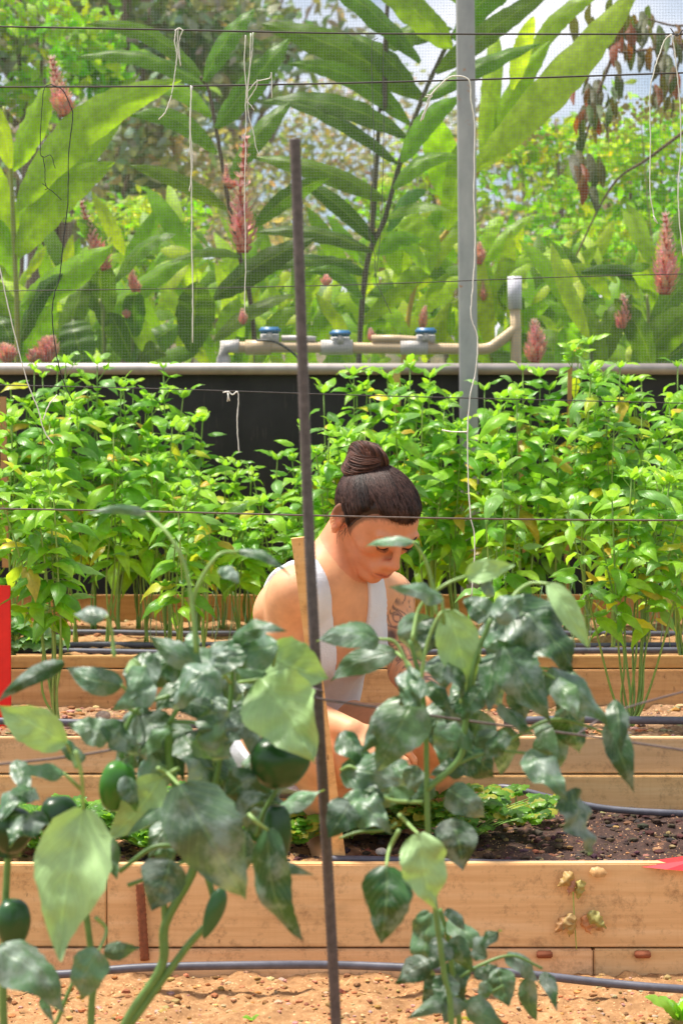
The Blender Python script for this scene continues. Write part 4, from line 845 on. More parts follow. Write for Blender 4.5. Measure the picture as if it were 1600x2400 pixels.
ginger((1160, 900), 8.4, 'low bright ginger tuft right of the metal post',
  [[(1140, 1890), (1150, 860), (1140, 650)]],
  [((1140, 760), (1200, 560), 50, YG), ((1130, 700), (1290, 600), 36, LG), ((1150, 820), (1110, 560), 60, LG), ((1150, 860), (1300, 700), 50, MG), ((1150, 860), (1060, 720), 50, YG), ((1120, 640), (1250, 500), 40, YG), ((1130, 600), (1180, 510), 40, LG)],
  [([(1122, 620), (1124, 595), (1122, 570)], .018), ([(1132, 705), (1130, 660)], .012)], (.3, .3, .05))
ginger((1380, 900), 7.7, 'fan of long sword-like ginger leaves right of the riser pipe',
  [[(1390, 1890), (1385, 860), (1370, 740)], [(1530, 1890), (1520, 860), (1515, 690)]],
  [((1400, 820), (1215, 562), 54, YG), ((1380, 800), (1290, 570), 46, LG), ((1395, 840), (1270, 700), 50, MG), ((1370, 860), (1230, 780), 60, MG), ((1400, 860), (1480, 690), 70, OG), ((1530, 870), (1440, 700), 70, OG), ((1480, 860), (1640, 720), 100, OG), ((1520, 800), (1650, 640), 60, OG), ((1360, 640), (1560, 690), 40, DG), ((1540, 860), (1660, 800), 90, DG), ((1420, 850), (1340, 700), 50, MG), ((1430, 700), (1340, 620), 46, YG), ((1300, 870), (1340, 760), 60, MG), ((1500, 700), (1420, 620), 50, MG), ((1560, 760), (1480, 640), 50, MG)],
  [([(1556, 690), (1560, 600), (1558, 505)], .034), ([(1455, 770), (1460, 730), (1458, 692)], .020), ([(1252, 850), (1256, 800), (1250, 752)], .028)], (.2, .25, .05))
for (pp, rr, lb) in (([(110, 850), (112, 815), (118, 792)], .030, 'pink flower spike low behind the rail, second from the left edge'), ([(18, 850), (16, 825), (10, 808)], .024, 'pink flower head low behind the rail at the left edge'), ([(78, 850), (84, 835), (72, 822)], .02, 'small pink bud between two pink spikes low at left'), ([(764, 670), (764, 645)], .014, 'tiny red bud right of the rebar above the valves'), ([(870, 800), (868, 770)], .012, 'faded red bud above the middle of the pipe'), ([(570, 760), (568, 725)], .012, 'small red bud below the hanging string end')):
    mb_p = thing('flower_head', at(*pp[0], 7.4), lb, 'flower', 'loose pink flower heads behind the rail'); spike(mb_p, pp, rr, 7.4)
# filler low foliage clumps behind rail (countless undergrowth)
mb = MB()
for _ in range(900):
    u = random.uniform(-80, 1680); d = random.uniform(8.2, 9.8); v = random.uniform(600, 900) + 40 * math.sin(u / 90)
    b = at(u, v, d); az = random.uniform(0, 6.28); L_ = random.uniform(.10, .30); d_ = V(math.cos(az) * .6, math.sin(az) * .5, random.uniform(.1, 1))
    leaf(mb, b, b + d_ * L_, L_ * .26, V(random.uniform(-.5, .5), -1, .5), random.choice([YG, MG, OG, LG, MG, (.2, .4, .02), (.4, .5, .03)]), 'ginger', droop=.1, fold=.3, N=6, K=1)
tag(mb.build('undergrowth', M_bgleaf), 'mixed green undergrowth between the ginger plants', 'undergrowth', kind='stuff')

# ------------------------------------------------------------------ background shrubs and trees
def crown(mb, c, rx, ry, rz, n, ls, cols, gaps=.0, clumps=14):
    cl = []
    for _ in range(clumps):
        while True:
            q = V(random.uniform(-1, 1), random.uniform(-1, 1), random.uniform(-1, 1))
            if q.length < 1: break
        cl.append((V(q.x * rx, q.y * ry, q.z * rz), random.uniform(.22, .42), random.choice(cols)))
    for _ in range(n):
        q, s, col = random.choice(cl)
        o = V(random.gauss(0, 1) * rx * s * .6, random.gauss(0, 1) * ry * s * .6, random.gauss(0, 1) * rz * s * .6)
        b = c + q + o; d_ = V(random.uniform(-1, 1), random.uniform(-1, 1), random.uniform(-.9, .6)).normalized(); L_ = ls * random.uniform(.6, 1.3)
        leaf(mb, b, b + d_ * L_, L_ * .45, V(random.uniform(-1, 1), -1, random.uniform(-.5, 1)), tuple(x * random.uniform(.75, 1.25) for x in col), 'basil', N=3, K=1)
def tree(u, v, d, rx, rz, n, ls, cols, label, name='tree', cat='tree', trunk=True, tw=.06, clumps=14, grp='trees beyond the net', lean=0):
    c = at(u, v, d); root = V(c.x + lean, d, hillh(c.x, d) - .4 if d > 14.5 else -.34)
    t = thing(name, root, label, cat, grp)
    if trunk:
        mb = MB(); tube(mb, spline([root, root.lerp(c, .5) + V(.1, 0, 0), c + V(0, 0, rz * .5)], 6), tw, tw * .35, (.20, .14, .11), 8, wob=.08)
        for _ in range(7):
            a = random.uniform(.25, .9); p = root.lerp(c, a); q = c + V(random.uniform(-1, 1) * rx, random.uniform(-.5, .5) * rx, random.uniform(-.6, 1) * rz) * .8
            tube(mb, spline([p, p.lerp(q, .5) + V(0, 0, .05), q], 4), tw * .35, tw * .08, (.22, .16, .13), 6)
        mb.build('trunk', M_bark, t)
    mb = MB(); crown(mb, c, rx, rx * .6, rz, n, ls, cols, clumps=clumps); mb.build('crown', M_bgleaf, t); return t
random.seed(17)
GREY = [(.25, .31, .20), (.15, .22, .11), (.34, .36, .28), (.20, .30, .12)]
BRT = [(.28, .50, .03), (.36, .56, .04), (.20, .42, .02), (.50, .60, .04)]
DRY = [(.40, .36, .20), (.28, .29, .14), (.48, .40, .30), (.22, .25, .10), (.38, .37, .18)]  # shrub tones paled, background haze is put into the leaf colour
tree(40, 60, 12, .55, .6, 1500, .10, BRT[:3] + GREY[:1], 'bright green leafy tree at the top left corner')
tree(250, 40, 16, 1.1, 1.0, 2600, .14, GREY, 'grey-green tree with thick trunk near the top left', tw=.14)
tree(520, 20, 20, 1.2, .9, 1800, .16, GREY, 'thin grey-green tree left of the bright sky gap', tw=.11)
tree(130, 330, 15, .9, .8, 1700, .13, GREY + DRY[:1], 'dull green tree behind the left pink flower', tw=.10)
for (u, v, d, rx, rz, n, lb) in ((420, 420, 17, 1.1, .55, 1700, 'dry olive shrub behind the left hanging strings'), (700, 470, 18, 1.1, .55, 1700, 'dry beige shrub behind the rebar stake'), (860, 330, 22, 1.3, .7, 1500, 'greyish dry shrub behind the tall ginger'), (1220, 440, 17, .8, .6, 1300, 'dry pinkish-grey shrub right of the metal post'), (560, 620, 14, .9, .45, 1400, 'brownish shrub low behind the pink spike'), (240, 480, 16, .8, .5, 1300, 'olive scrub behind the broad-leaved ginger'), (1400, 500, 16, .9, .35, 900, 'dry brown scrub under the hanging brown leaves'), (1050, 620, 14, .7, .4, 900, 'dull scrub low beside the metal post')):
    tree(u, v, d, rx, rz, n, .085, DRY, lb, 'shrub', 'shrub', tw=.025, clumps=20, grp='dry shrubs on the slope')
for (u, v, d, rx, rz, n, lb) in ((350, 560, 11, .38, .30, 900, 'bright yellow-green bush above the dark oval leaves'), (1470, 480, 10.5, .42, .42, 1500, 'bright green bush at right under the brown leaves'), (1300, 330, 12, .35, .22, 600, 'light green bush beneath the blue sky at right'), (1560, 620, 10, .4, .3, 900, 'green bush behind the right pink spike'), (1330, 640, 10, .4, .25, 900, 'green bush low right of the post'), (1010, 460, 11, .35, .3, 600, 'bright green bush left of the post'), (560, 690, 11, .7, .15, 900, 'yellow-green bush low behind the pipe manifold'), (1540, 330, 13, .3, .2, 350, 'pale green bush at the right edge under the cloud')):
    tree(u, v, d, rx, rz, n, .065, BRT, lb, 'bush', 'bush', tw=.025, clumps=16, grp='bright bushes behind the gingers')
# branch with hanging brown leaves, upper right
t = thing('hanging_branch', at(1600, 60, 8.6), 'branch of hanging brown and dull green leaves at the upper right', 'branch'); br, fo = MB(), MB()
BRN = [(.14, .085, .035), (.09, .085, .03), (.18, .08, .025), (.08, .11, .035), (.24, .06, .025), (.13, .12, .05), (.10, .10, .05)]
for ln in ([(1700, 90), (1560, 110), (1440, 120), (1380, 60)], [(1640, 280), (1520, 370), (1430, 440), (1330, 640)], [(1700, 10), (1600, 60), (1500, 40)], [(1440, 120), (1400, 220), (1370, 330), (1350, 400)], [(1600, 100), (1580, 180), (1560, 220)]):
    tube(br, spline([at(x, y, 8.6) for x, y in ln], 6), .008, .003, (.16, .10, .07), 6)
for (cu, cv, su, sv, n) in ((1480, 50, 90, 40, 46), (1400, 190, 50, 60, 20), (1390, 270, 40, 40, 18), (1370, 380, 28, 40, 15), (1560, 180, 40, 50, 14), (1560, 90, 50, 40, 20), (1270, 190, 14, 20, 2)):
    for _ in range(n):
        u, v = cu + random.gauss(0, su * .6), cv + random.gauss(0, sv * .6); L_ = random.uniform(38, 72)
        gl(fo, u, v, u + random.uniform(-14, 14), v + L_, L_ * .38, random.choice(BRN), d=random.uniform(8.3, 8.9), droop=.1)
br.build('twigs', M_bark, t); fo.build('foliage', M_bgleaf, t)
t = thing('dry_seed_heads', at(1500, 270, 8.9), 'airy cluster of dry yellow seed heads before the blue sky', 'seed heads'); mb = MB()
for _ in range(240):
    u, v = random.choice([(1450, 260), (1540, 270), (1240, 320), (1420, 300), (1560, 240)]); p = at(u + random.gauss(0, 30), v + random.gauss(0, 14), 8.9)
    leaf(mb, p, p + V(random.uniform(-1, 1), 0, random.uniform(-1, 1)) * .022, .014, V(0, -1, 0), (.55, .42, .14), 'round', N=3, K=1)
tube(mb, spline([at(1560, 850, 8.9), at(1520, 500, 8.9), at(1500, 280, 8.9)], 6), .003, .002, (.4, .3, .15), 5)
mb.build('seed_cluster', M_flower, t)

# ------------------------------------------------------------------ the woman: one continuous surface from a signed-distance field
def surface_nets(F, org, h):
    S = F < 0
    nx, ny, nz = F.shape
    cnt = np.zeros((nx - 1, ny - 1, nz - 1), np.uint8)
    offs = [(i, j, k) for i in (0, 1) for j in (0, 1) for k in (0, 1)]
    for (i, j, k) in offs: cnt += S[i:nx - 1 + i, j:ny - 1 + j, k:nz - 1 + k]
    act = np.argwhere((cnt > 0) & (cnt < 8)); ids = -np.ones(cnt.shape, np.int32)
    ids[act[:, 0], act[:, 1], act[:, 2]] = np.arange(len(act))
    C = {o: F[act[:, 0] + o[0], act[:, 1] + o[1], act[:, 2] + o[2]] for o in offs}
    acc = np.zeros((len(act), 3)); n = np.zeros(len(act))
    for a in offs:
        for ax in range(3):
            if a[ax]: continue
            b = tuple(1 if q == ax else a[q] for q in range(3)); fa, fb = C[a], C[b]
            m = (fa < 0) != (fb < 0); den = np.where(m, fa - fb, 1); t = np.where(m, fa / den, 0)
            p = np.array(a, float)[None, :].repeat(len(act), 0); p[:, ax] += t
            acc += p * m[:, None]; n += m
    v = (act + acc / n[:, None]) * h + np.array(org)
    Q = []
    for ax in range(3):
        o1, o2 = [(1, 2), (2, 0), (0, 1)][ax]
        sl = [slice(1, -1)] * 3; sl[ax] = slice(0, -1); sl2 = list(sl); sl2[ax] = slice(1, None)
        A, B = S[tuple(sl)], S[tuple(sl2)]
        for flip, mask in ((False, A & ~B), (True, ~A & B)):
            e = np.argwhere(mask) + np.array([0 if q == ax else 1 for q in range(3)])
            if not len(e): continue
            c = []
            for (s1, s2) in ((1, 1), (0, 1), (0, 0), (1, 0)):
                q = e.copy(); q[:, o1] -= s1; q[:, o2] -= s2; c.append(ids[q[:, 0], q[:, 1], q[:, 2]])
            c = np.stack(c, 1)
            if flip: c = c[:, ::-1]
            Q.append(c)
    return v, np.concatenate(Q)
class Field:
    def __init__(s, lo, hi, h):
        s.h = h; s.lo = np.array(lo, float); s.n = np.ceil((np.array(hi) - s.lo) / h).astype(int) + 1
        s.F = np.full(s.n, .08, np.float32)
    def sub(s, c0, c1):
        a = np.maximum(np.floor((np.array(c0) - s.lo) / s.h).astype(int), 0); b = np.minimum(np.ceil((np.array(c1) - s.lo) / s.h).astype(int) + 1, s.n)
        g = np.meshgrid(*[s.lo[q] + s.h * np.arange(a[q], b[q]) for q in range(3)], indexing='ij')
        return tuple(slice(a[q], b[q]) for q in range(3)), np.stack(g, -1).astype(np.float32)
    def comb(s, sl, d, k, op):
        f = s.F[sl]
        if op == 'add':
            h = np.clip(.5 + .5 * (f - d) / k, 0, 1); s.F[sl] = f * (1 - h) + d * h - k * h * (1 - h)
        else:
            d = -d; h = np.clip(.5 - .5 * (f - d) / k, 0, 1); s.F[sl] = f * (1 - h) + d * h + k * h * (1 - h)
    def cone(s, a, b, r0, r1, k=.02, op='add'):
        a, b = np.array(a, float), np.array(b, float); m = max(r0, r1) + max(k, .01) * 1.5 + .01
        sl, g = s.sub(np.minimum(a, b) - m, np.maximum(a, b) + m); ab = b - a; L2 = max(ab @ ab, 1e-12)
        t = np.clip(((g - a) @ ab) / L2, 0, 1); d = np.linalg.norm(g - a - t[..., None] * ab, axis=-1) - (r0 + (r1 - r0) * t)
        s.comb(sl, d, k, op)
    def ell(s, c, r, R3=None, k=.02, op='add'):
        c = np.array(c, float); r = np.array(r, float); m = r.max() + k * 1.5 + .01
        sl, g = s.sub(c - m, c + m); q = g - c
        if R3 is not None: q = q @ R3     # columns of R3 = local axes
        k0 = np.linalg.norm(q / r, axis=-1); k1 = np.linalg.norm(q / (r * r), axis=-1) + 1e-9
        s.comb(sl, k0 * (k0 - 1) / k1, k, op)
A3 = lambda p: np.array(tuple(p), float)
def W(u, v, d): return A3(at(u, v, d))
# joints
pel = W(668, 1722, 4.24); waist = W(712, 1600, 4.20); chest = W(755, 1468, 4.08); neck0 = W(768, 1345, 4.02)
shR = W(688, 1390, 3.93); shL = W(912, 1402, 4.17); elR = W(646, 1640, 3.98); wrR = W(822, 1712, 3.84)
elL = W(956, 1572, 4.06); wrL = W(1020, 1640, 3.86)
hipR = W(640, 1745, 4.12); hipL = W(735, 1745, 4.26); knR = W(792, 1762, 3.90); knL = W(1050, 1718, 3.98); anR = W(735, 1945, 4.10); anL = W(965, 1950, 4.16)
hc = W(880, 1208, 3.98)
yw, pc = R(37), R(40)
hy = np.array([math.sin(yw) * math.cos(pc), -math.cos(yw) * math.cos(pc), -math.sin(pc)]); hz = np.array([math.sin(yw) * math.sin(pc), -math.cos(yw) * math.sin(pc), math.cos(pc)]); hx = np.array([math.cos(yw), math.sin(yw), 0])
roll = R(1); hx, hz = hx * math.cos(roll) - hz * math.sin(roll), hz * math.cos(roll) + hx * math.sin(roll)
HR = np.stack([hx, hy, hz], 1)
HS = .95
def H(x, y, z): return hc + HS * (HR @ np.array([x, y, z], float))
# torso frame
tf = np.array([.55, -.80, -.15]); tf /= np.linalg.norm(tf); tu = neck0 - pel; tu /= np.linalg.norm(tu); tx = np.cross(tf, tu); tx /= np.linalg.norm(tx); tf = np.cross(tu, tx)
TR = np.stack([tx, tf, tu], 1)      # tx points to her left
def torso(F, inf=0.0, shoulders=True):
    F.ell(pel, (.155 + inf, .115 + inf, .11 + inf), TR, .04)
    F.ell(waist, (.115 + inf, .092 + inf, .13 + inf), TR, .05)
    F.ell(chest, (.126 + inf, .088 + inf, .15 + inf), TR, .05)
    up = (neck0 - chest); F.ell(chest + up * .45 + tf * -.005, (.15 + inf, .075 + inf, .085 + inf), TR, .04)
    for s in (-1, 1):   # bust
        F.ell(chest + TR @ np.array([s * .052, .060, -.005]), (.046 + inf, .040 + inf, .050 + inf), TR, .03)
lo = np.minimum.reduce([pel - .2, elR - .1, anR - .08]) ; hi = np.maximum.reduce([hc + .16, wrL + .17, knL + .1])
lo[2] = min(anR[2], anL[2]) - .07; lo[1] = 3.66; hi[1] = 4.45
Fb = Field(lo, hi, .0027)
torso(Fb)
Fb.cone(shR + (neck0 - shR) * .15, neck0, .040, .040, .045); Fb.cone(shL + (neck0 - shL) * .15, neck0, .038, .040, .045)
for s_ in (shR, shL):
    m_ = s_ * .45 + neck0 * .55 + tf * .028 - tu * .03; Fb.cone(m_, s_ * .93 + neck0 * .07 + tf * .008, .009, .009, .014)   # collar bones
# neck
Fb.cone(neck0 - tf * .006, H(0, -.042, -.045), .047, .042, .022)
Fb.cone(neck0 + tf * .045 - tx * .012, H(-.055, -.02, -.035), .010, .011, .022); 
# arms
Fb.ell(shR + (elR - shR) * .06, (.042, .042, .055), TR, .035); Fb.cone(shR, elR, .040, .033, .02); Fb.cone(elR, wrR, .033, .022, .02); Fb.cone(elR * .7 + wrR * .3, elR * .6 + wrR * .4, .037, .034, .02)
Fb.ell(shL + (elL - shL) * .05, (.045, .046, .056), TR, .035); Fb.cone(shL, elL, .039, .032, .02); Fb.cone(elL, wrL, .036, .023, .02); Fb.cone(elL * .72 + wrL * .28, elL * .6 + wrL * .4, .036, .032, .02)
# legs
Fb.cone(hipR, knR, .086, .056, .03); Fb.cone(hipL, knL, .086, .054, .03); Fb.ell(knL, (.052, .054, .052), None, .02); Fb.ell(knR, (.052, .054, .052), None, .02)
for kn, an in ((knR, anR), (knL, anL)):
    Fb.cone(kn, an, .050, .032, .02); Fb.cone(kn * .7 + an * .3 + np.array([0, .02, 0]), kn * .5 + an * .5 + np.array([0, .02, 0]), .048, .042, .03)
    toe = an + np.array([.03, -.16, -.035]); Fb.cone(an + np.array([0, .03, -.02]), toe, .032, .022, .02)
# hands
def hand(wr, ddir, pn, side, curl, sc_=1.0, grip=1):
    ddir = ddir / np.linalg.norm(ddir); sd_ = np.cross(ddir, pn); sd_ /= np.linalg.norm(sd_); pn = np.cross(sd_, ddir) * 1.0
    RR = np.stack([sd_, ddir, pn], 1); pc_ = wr + ddir * .045
    Fb.ell(pc_, (.037 * sc_, .048 * sc_, .0145), RR, .012)
    tips = []
    for i, (o, L1) in enumerate(zip((-.028, -.0095, .009, .027), (.068, .076, .070, .056))):
        b = wr + ddir * (.078 - .004 * abs(i - 1)) + sd_ * o; an_ = curl[i]; dd = ddir + sd_ * o * 3.0; dd /= np.linalg.norm(dd); rr = (.0088, .0088, .0084, .0076)[i]
        p = b; ang = an_ * .35
        for sg, fr in enumerate((.45, .30, .25)):
            e = p + (dd * math.cos(ang) - pn * math.sin(ang)) * L1 * fr; Fb.cone(p, e, rr - sg * .0007, rr - (sg + 1) * .0007, .003); p = e; ang += an_ * .9
        tips.append(p)
    b = wr + ddir * .025 + sd_ * side * .027 - pn * .004; d1 = ddir * .72 + sd_ * side * .62 - pn * .35; d1 /= np.linalg.norm(d1)
    e1 = b + d1 * .036; d2 = ddir * .9 + sd_ * side * .05 - pn * .5; d2 /= np.linalg.norm(d2); e2 = e1 + d2 * .032
    Fb.cone(b, e1, .0125, .0105, .008); Fb.cone(e1, e2, .0105, .0088, .004)
hand(wrL, np.array([.045, -.020, -.055]), np.array([.2, -.75, .6]), -1, (.55, .6, .68, .75))
hand(wrR, np.array([.06, -.02, -.035]), np.array([-.1, -.6, .8]), 1, (.6, .65, .7, .75))
# head
E = lambda c, r, k=.015, op='add', RR=None: Fb.ell(H(*c), np.array(r) * HS, HR if RR is None else RR, k, op)
Cc = lambda a, b, r0, r1, k=.008, op='add': Fb.cone(H(*a), H(*b), r0 * HS, r1 * HS, k, op)
E((0, -.006, .018), (.072, .084, .068), .02); E((0, .028, .006), (.066, .062, .068), .02)
E((0, .038, -.048), (.043, .046, .058), .009); E((0, .070, -.095), (.020, .017, .016), .012)
Cc((-.047, .0, -.047), (-.016, .062, -.097), .011, .011, .006); Cc((.047, .0, -.047), (.016, .062, -.097), .011, .011, .006)
for s in (-1, 1):
    E((s * .038, .058, -.024), (.019, .019, .016), .02)
    E((s * .031, .099, .000), (.017, .012, .0115), .012, 'sub')
    E((s * .031, .0785, -.001), (.0145, .0135, .0125), .004)
    Cc((s * .013, .0905, .017), (s * .046, .079, .017), .0065, .0055, .010)
    E((s * .0115, .0985, -.040), (.0075, .0085, .0065), .006)
    E((s * .0065, .100, -.0475), (.0035, .0045, .003), .002, 'sub')
Cc((0, .089, .010), (0, .108, -.034), .0062, .0088, .010); E((0, .110, -.036), (.0095, .0085, .008), .006)
E((0, .086, -.062), (.028, .014, .020), .020)
Cc((-.021, .0885, -.0655), (0, .0975, -.0635), .0030, .0050, .005); Cc((.021, .0885, -.0655), (0, .0975, -.0635), .0030, .0050, .005)
Cc((-.017, .0885, -.0735), (.017, .0885, -.0735), .0055, .0055, .005); Cc((-.009, .0945, -.0735), (.009, .0945, -.0735), .0055, .0055, .005)
Cc((-.022, .0925, -.0688), (0, .1045, -.0685), .0013, .0016, .0018, 'sub'); Cc((.022, .0925, -.0688), (0, .1045, -.0685), .0013, .0016, .0018, 'sub')
for s in (-1, 1):   # ears
    E((s * .0765, -.014, -.012), (.0075, .018, .031), .006, RR=HR @ np.array([[math.cos(.35 * s), -math.sin(.35 * s), 0], [math.sin(.35 * s), math.cos(.35 * s), 0], [0, 0, 1]]))
    E((s * .084, -.010, -.006), (.006, .010, .017), .004, 'sub'); Cc((s * .079, -.006, -.036), (s * .078, -.004, -.042), .007, .006, .006)
v_, q_ = surface_nets(Fb.F, Fb.lo, Fb.h)
# colours in body space
def inhead(v): return ((v - hc) @ HR) / HS
loc = inhead(v_)
skin = np.tile(np.array([.73, .365, .19]), (len(v_), 1))
def blend(mask, col):
    global skin
    skin = skin * (1 - mask[:, None]) + np.array(col) * mask[:, None]
hd = (np.linalg.norm(loc / np.array([.1, .13, .14]), axis=1) < 1)
def g(c, r): return np.exp(-(((loc - np.array(c)) / np.array(r)) ** 2).sum(1))
blend(.62 * np.clip(hd * 1.0, 0, 1), (.60, .205, .105))  # whole head darkened and reddened, face shade put into the skin colour
for s in (-1, 1):
    blend(.25 * g((s * .044, .066, -.030), (.022, .03, .018)), (.62, .17, .10))
    blend(.22 * g((s * .031, .088, .004), (.015, .02, .009)), (.30, .11, .06))  # eye socket shading painted into the skin
    blend(.6 * g((s * .08, -.012, -.012), (.014, .02, .026)), (.66, .16, .09))
blend(.35 * g((0, .112, -.038), (.012, .01, .010)), (.66, .18, .11))
lm = np.exp(-((loc[:, 0] / .0205) ** 4) - (((loc[:, 2] + .0692) / .0072) ** 4)) * (loc[:, 1] > .075)
blend(.75 * lm, (.50, .12, .085))
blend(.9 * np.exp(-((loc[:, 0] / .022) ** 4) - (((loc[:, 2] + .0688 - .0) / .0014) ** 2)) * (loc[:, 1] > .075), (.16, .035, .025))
hl0 = np.interp(loc[:, 1], [-.2, -.10, -.05, -.025, -.004, .018, .028, .045, .065, .10], [-.055, -.055, -.045, -.012, -.006, -.036, -.004, .034, .050, .053])
nh = np.array([noise.noise(Vector((p[0] * 400, p[1] * 400, p[2] * 90))) if h else 0 for p, h in zip(loc, (hd & (loc[:, 2] > -.04)))])
blend(.75 * np.clip(1 - (hl0 - loc[:, 2]) / (.010 + .010 * nh), 0, 1) * (hd & (loc[:, 2] > -.04)), (.10, .05, .03))
# tattoos: arm coordinates
def armc(a, b):
    ax = b - a; L = np.linalg.norm(ax); ax = ax / L; t = (v_ - a) @ ax; vw = np.array([0, -1., 0]); sx = np.cross(ax, vw); sx /= np.linalg.norm(sx)
    fr = np.cross(sx, ax)
    rel = v_ - a - t[:, None] * ax; return t / L, rel @ sx, rel @ fr, np.linalg.norm(rel, axis=1), L
t, sx_, fr_, rad, L_ = armc(shL, elL); sgn = 1 if (np.cross((elL - shL), np.array([0, -1., 0]))[0] > 0) else -1
sx_ = sx_ * sgn; on = (rad < .062) & (t > -.25) & (t < 1.05) & (v_[:, 0] > shL[0] - .045)
INK = (.050, .045, .055)
tt = t * L_; front = (fr_ > -.02) * on
def seg(x0, y0, x1, y1, w=.0016):
    dx, dy = x1 - x0, y1 - y0; k = np.clip(((sx_ - x0) * dx + (tt - y0) * dy) / (dx * dx + dy * dy), 0, 1)
    d = np.hypot(sx_ - x0 - k * dx, tt - y0 - k * dy); return np.clip(1.3 - d / w, 0, 1) * front
def blob(x, y, rx, ry): return np.clip(1.6 - 1.3 * np.hypot((sx_ - x) / rx, (tt - y) / ry), 0, 1) * front
def ring(x, y, rx, ry, w=.0016):
    d = np.abs(np.hypot((sx_ - x) / rx, (tt - y) / ry) - 1) * min(rx, ry); return np.clip(1.3 - d / w, 0, 1) * front
mk = np.zeros(len(v_)); base_t = .085
for e in (blob(-.014, base_t + .024, .012, .016), blob(.013, base_t + .022, .009, .013), blob(-.022, base_t + .0, .005, .008), blob(.026, base_t + .012, .005, .010), blob(.0, base_t + .038, .003, .005)): mk = np.maximum(mk, e * .9)
for e in (ring(0, base_t + .008, .034, .034), ring(.002, base_t - .006, .014, .018), ring(.004, base_t - .010, .007, .009), ring(.0, base_t - .004, .020, .012), seg(-.028, base_t + .03, -.018, base_t + .046), seg(-.018, base_t + .046, .0, base_t + .044), seg(.0, base_t + .044, .012, base_t + .052), seg(.012, base_t + .052, .03, base_t + .04)): mk = np.maximum(mk, e * .8)
mk = np.maximum(mk, blob(.004, base_t - .036, .017, .006) * .8)
for k in range(5): 
    x = -.012 + .011 * k; mk = np.maximum(mk, np.maximum(seg(x, base_t + .055, x + .003, base_t + .092, .0022), seg(x, base_t + .082, x + .01, base_t + .086, .0014)) * .85)
mk = np.maximum(mk, blob(.022, base_t + .115, .010, .018) * .8); mk = np.maximum(mk, seg(-.01, base_t + .11, .01, base_t + .14) * .8)
for (x, y, r) in ((.010, -.012, .016), (.0, .012, .012), (.018, .008, .009), (.004, -.028, .010)):
    for rr in (1, .62, .3): mk = np.maximum(mk, ring(x, y, r * rr, r * rr * 1.15, .0015) * .8)
nzv = np.array([noise.noise(Vector(p) * 90) for p in v_[on]]) if on.any() else np.zeros(0)
tmp = np.zeros(len(v_)); tmp[on] = np.clip(nzv * 2.5 - .35, 0, .5) * (np.abs(tt[on] - .02) < .045); mk = np.maximum(mk, tmp * front * (v_[:, 0] > shL[0] + .0))
tmp = np.zeros(len(v_)); tmp[on] = np.clip(1.4 - np.abs(np.array([noise.noise(Vector(p) * 42) for p in v_[on]])) * 22, 0, 1) * ((tt[on] < .05) | (tt[on] > .15)); mk = np.maximum(mk, .75 * tmp * front)
t2, s2, f2, r2, L2 = armc(elL, wrL); on2 = (r2 < .045) & (t2 > .25) & (t2 < .95)
nz2 = np.array([noise.noise(Vector(p) * 75) for p in v_[on2]]) if on2.any() else np.zeros(0); tmp = np.zeros(len(v_)); tmp[on2] = np.clip(nz2 * 4 - .2, 0, .7); mk = np.maximum(mk, tmp)
blend(mk * .92, INK)
m, nt, bs, _o = newmat('skin'); att = nd(nt, 'ShaderNodeAttribute', attribute_name='Col'); n1 = noise_(nt, 40, 4); n2 = noise_(nt, 500, 3)
c = mixc(nt, 1.0, att.outputs['Color'], ramp(nt, n1, [(.3, (.90, .88, .88)), (.7, (1.08, 1.08, 1.08))]), 'MULTIPLY')
nt.links.new(c, bs.inputs['Base Color']); bs.inputs['Roughness'].default_value = .56; bs.inputs['Specular IOR Level'].default_value = .4
bs.inputs['Subsurface Weight'].default_value = .12; bs.inputs['Subsurface Radius'].default_value = (1, .35, .2); bs.inputs['Subsurface Scale'].default_value = .006
bump(nt, bs, n2, .12, .0005); M_skin = m
per = thing('person', (pel[0], pel[1], Z1), 'woman in white tank top with tattooed arm and hair bun, squatting and looking down', 'person')
def npmesh(name, v, q, cols, mat, parent, smooth_it=0):
    me = bpy.data.meshes.new(name); me.from_pydata(v.tolist(), [], q.tolist()); me.materials.append(mat)
    me.polygons.foreach_set('use_smooth', [True] * len(me.polygons))
    ca = me.color_attributes.new('Col', 'FLOAT_COLOR', 'POINT'); c4 = np.ones((len(v), 4), np.float32); c4[:, :3] = cols; ca.data.foreach_set('color', c4.ravel())
    o = bpy.data.objects.new(name, me); sc.collection.objects.link(o); o.parent = parent; o.matrix_parent_inverse = Matrix.Translation(-parent.location)
    if smooth_it:
        s = o.modifiers.new('s', 'SMOOTH'); s.factor = .5; s.iterations = smooth_it
    return o
npmesh('body', v_, q_, skin, M_skin, per, 2)

# tank top: inflated torso with neckline and arm openings cut away
Ft = Field(pel - np.array([.26, .46, .26]), np.maximum(shL, neck0) + np.array([.12, .12, .1]), .003)
inf = .009
torso(Ft, inf)
Ft2 = Field(Ft.lo, Ft.lo + (Ft.n - 1) * Ft.h, Ft.h); torso(Ft2)
Ft2.cone(shR + (neck0 - shR) * .15, neck0, .040, .040, .045); Ft2.cone(shL + (neck0 - shL) * .15, neck0, .038, .040, .045)
Ft2.ell(shR + (elR - shR) * .06, (.042, .042, .055), TR, .035); Ft2.cone(shR, elR, .040, .033, .02); Ft2.ell(shL + (elL - shL) * .05, (.045, .046, .056), TR, .035); Ft2.cone(shL, elL, .039, .032, .02)
Ft.ell(chest - tf * .035 - tx * .03, (.130, .07, .15), TR, .04)
sl, G = Ft.sub(Ft.lo, Ft.lo + Ft.n * Ft.h); F = Ft.F[sl]
lc = (G - neck0) @ TR           # torso coordinates: x her left, y forward, z up
X, Y, Z = lc[..., 0], lc[..., 1], lc[..., 2]
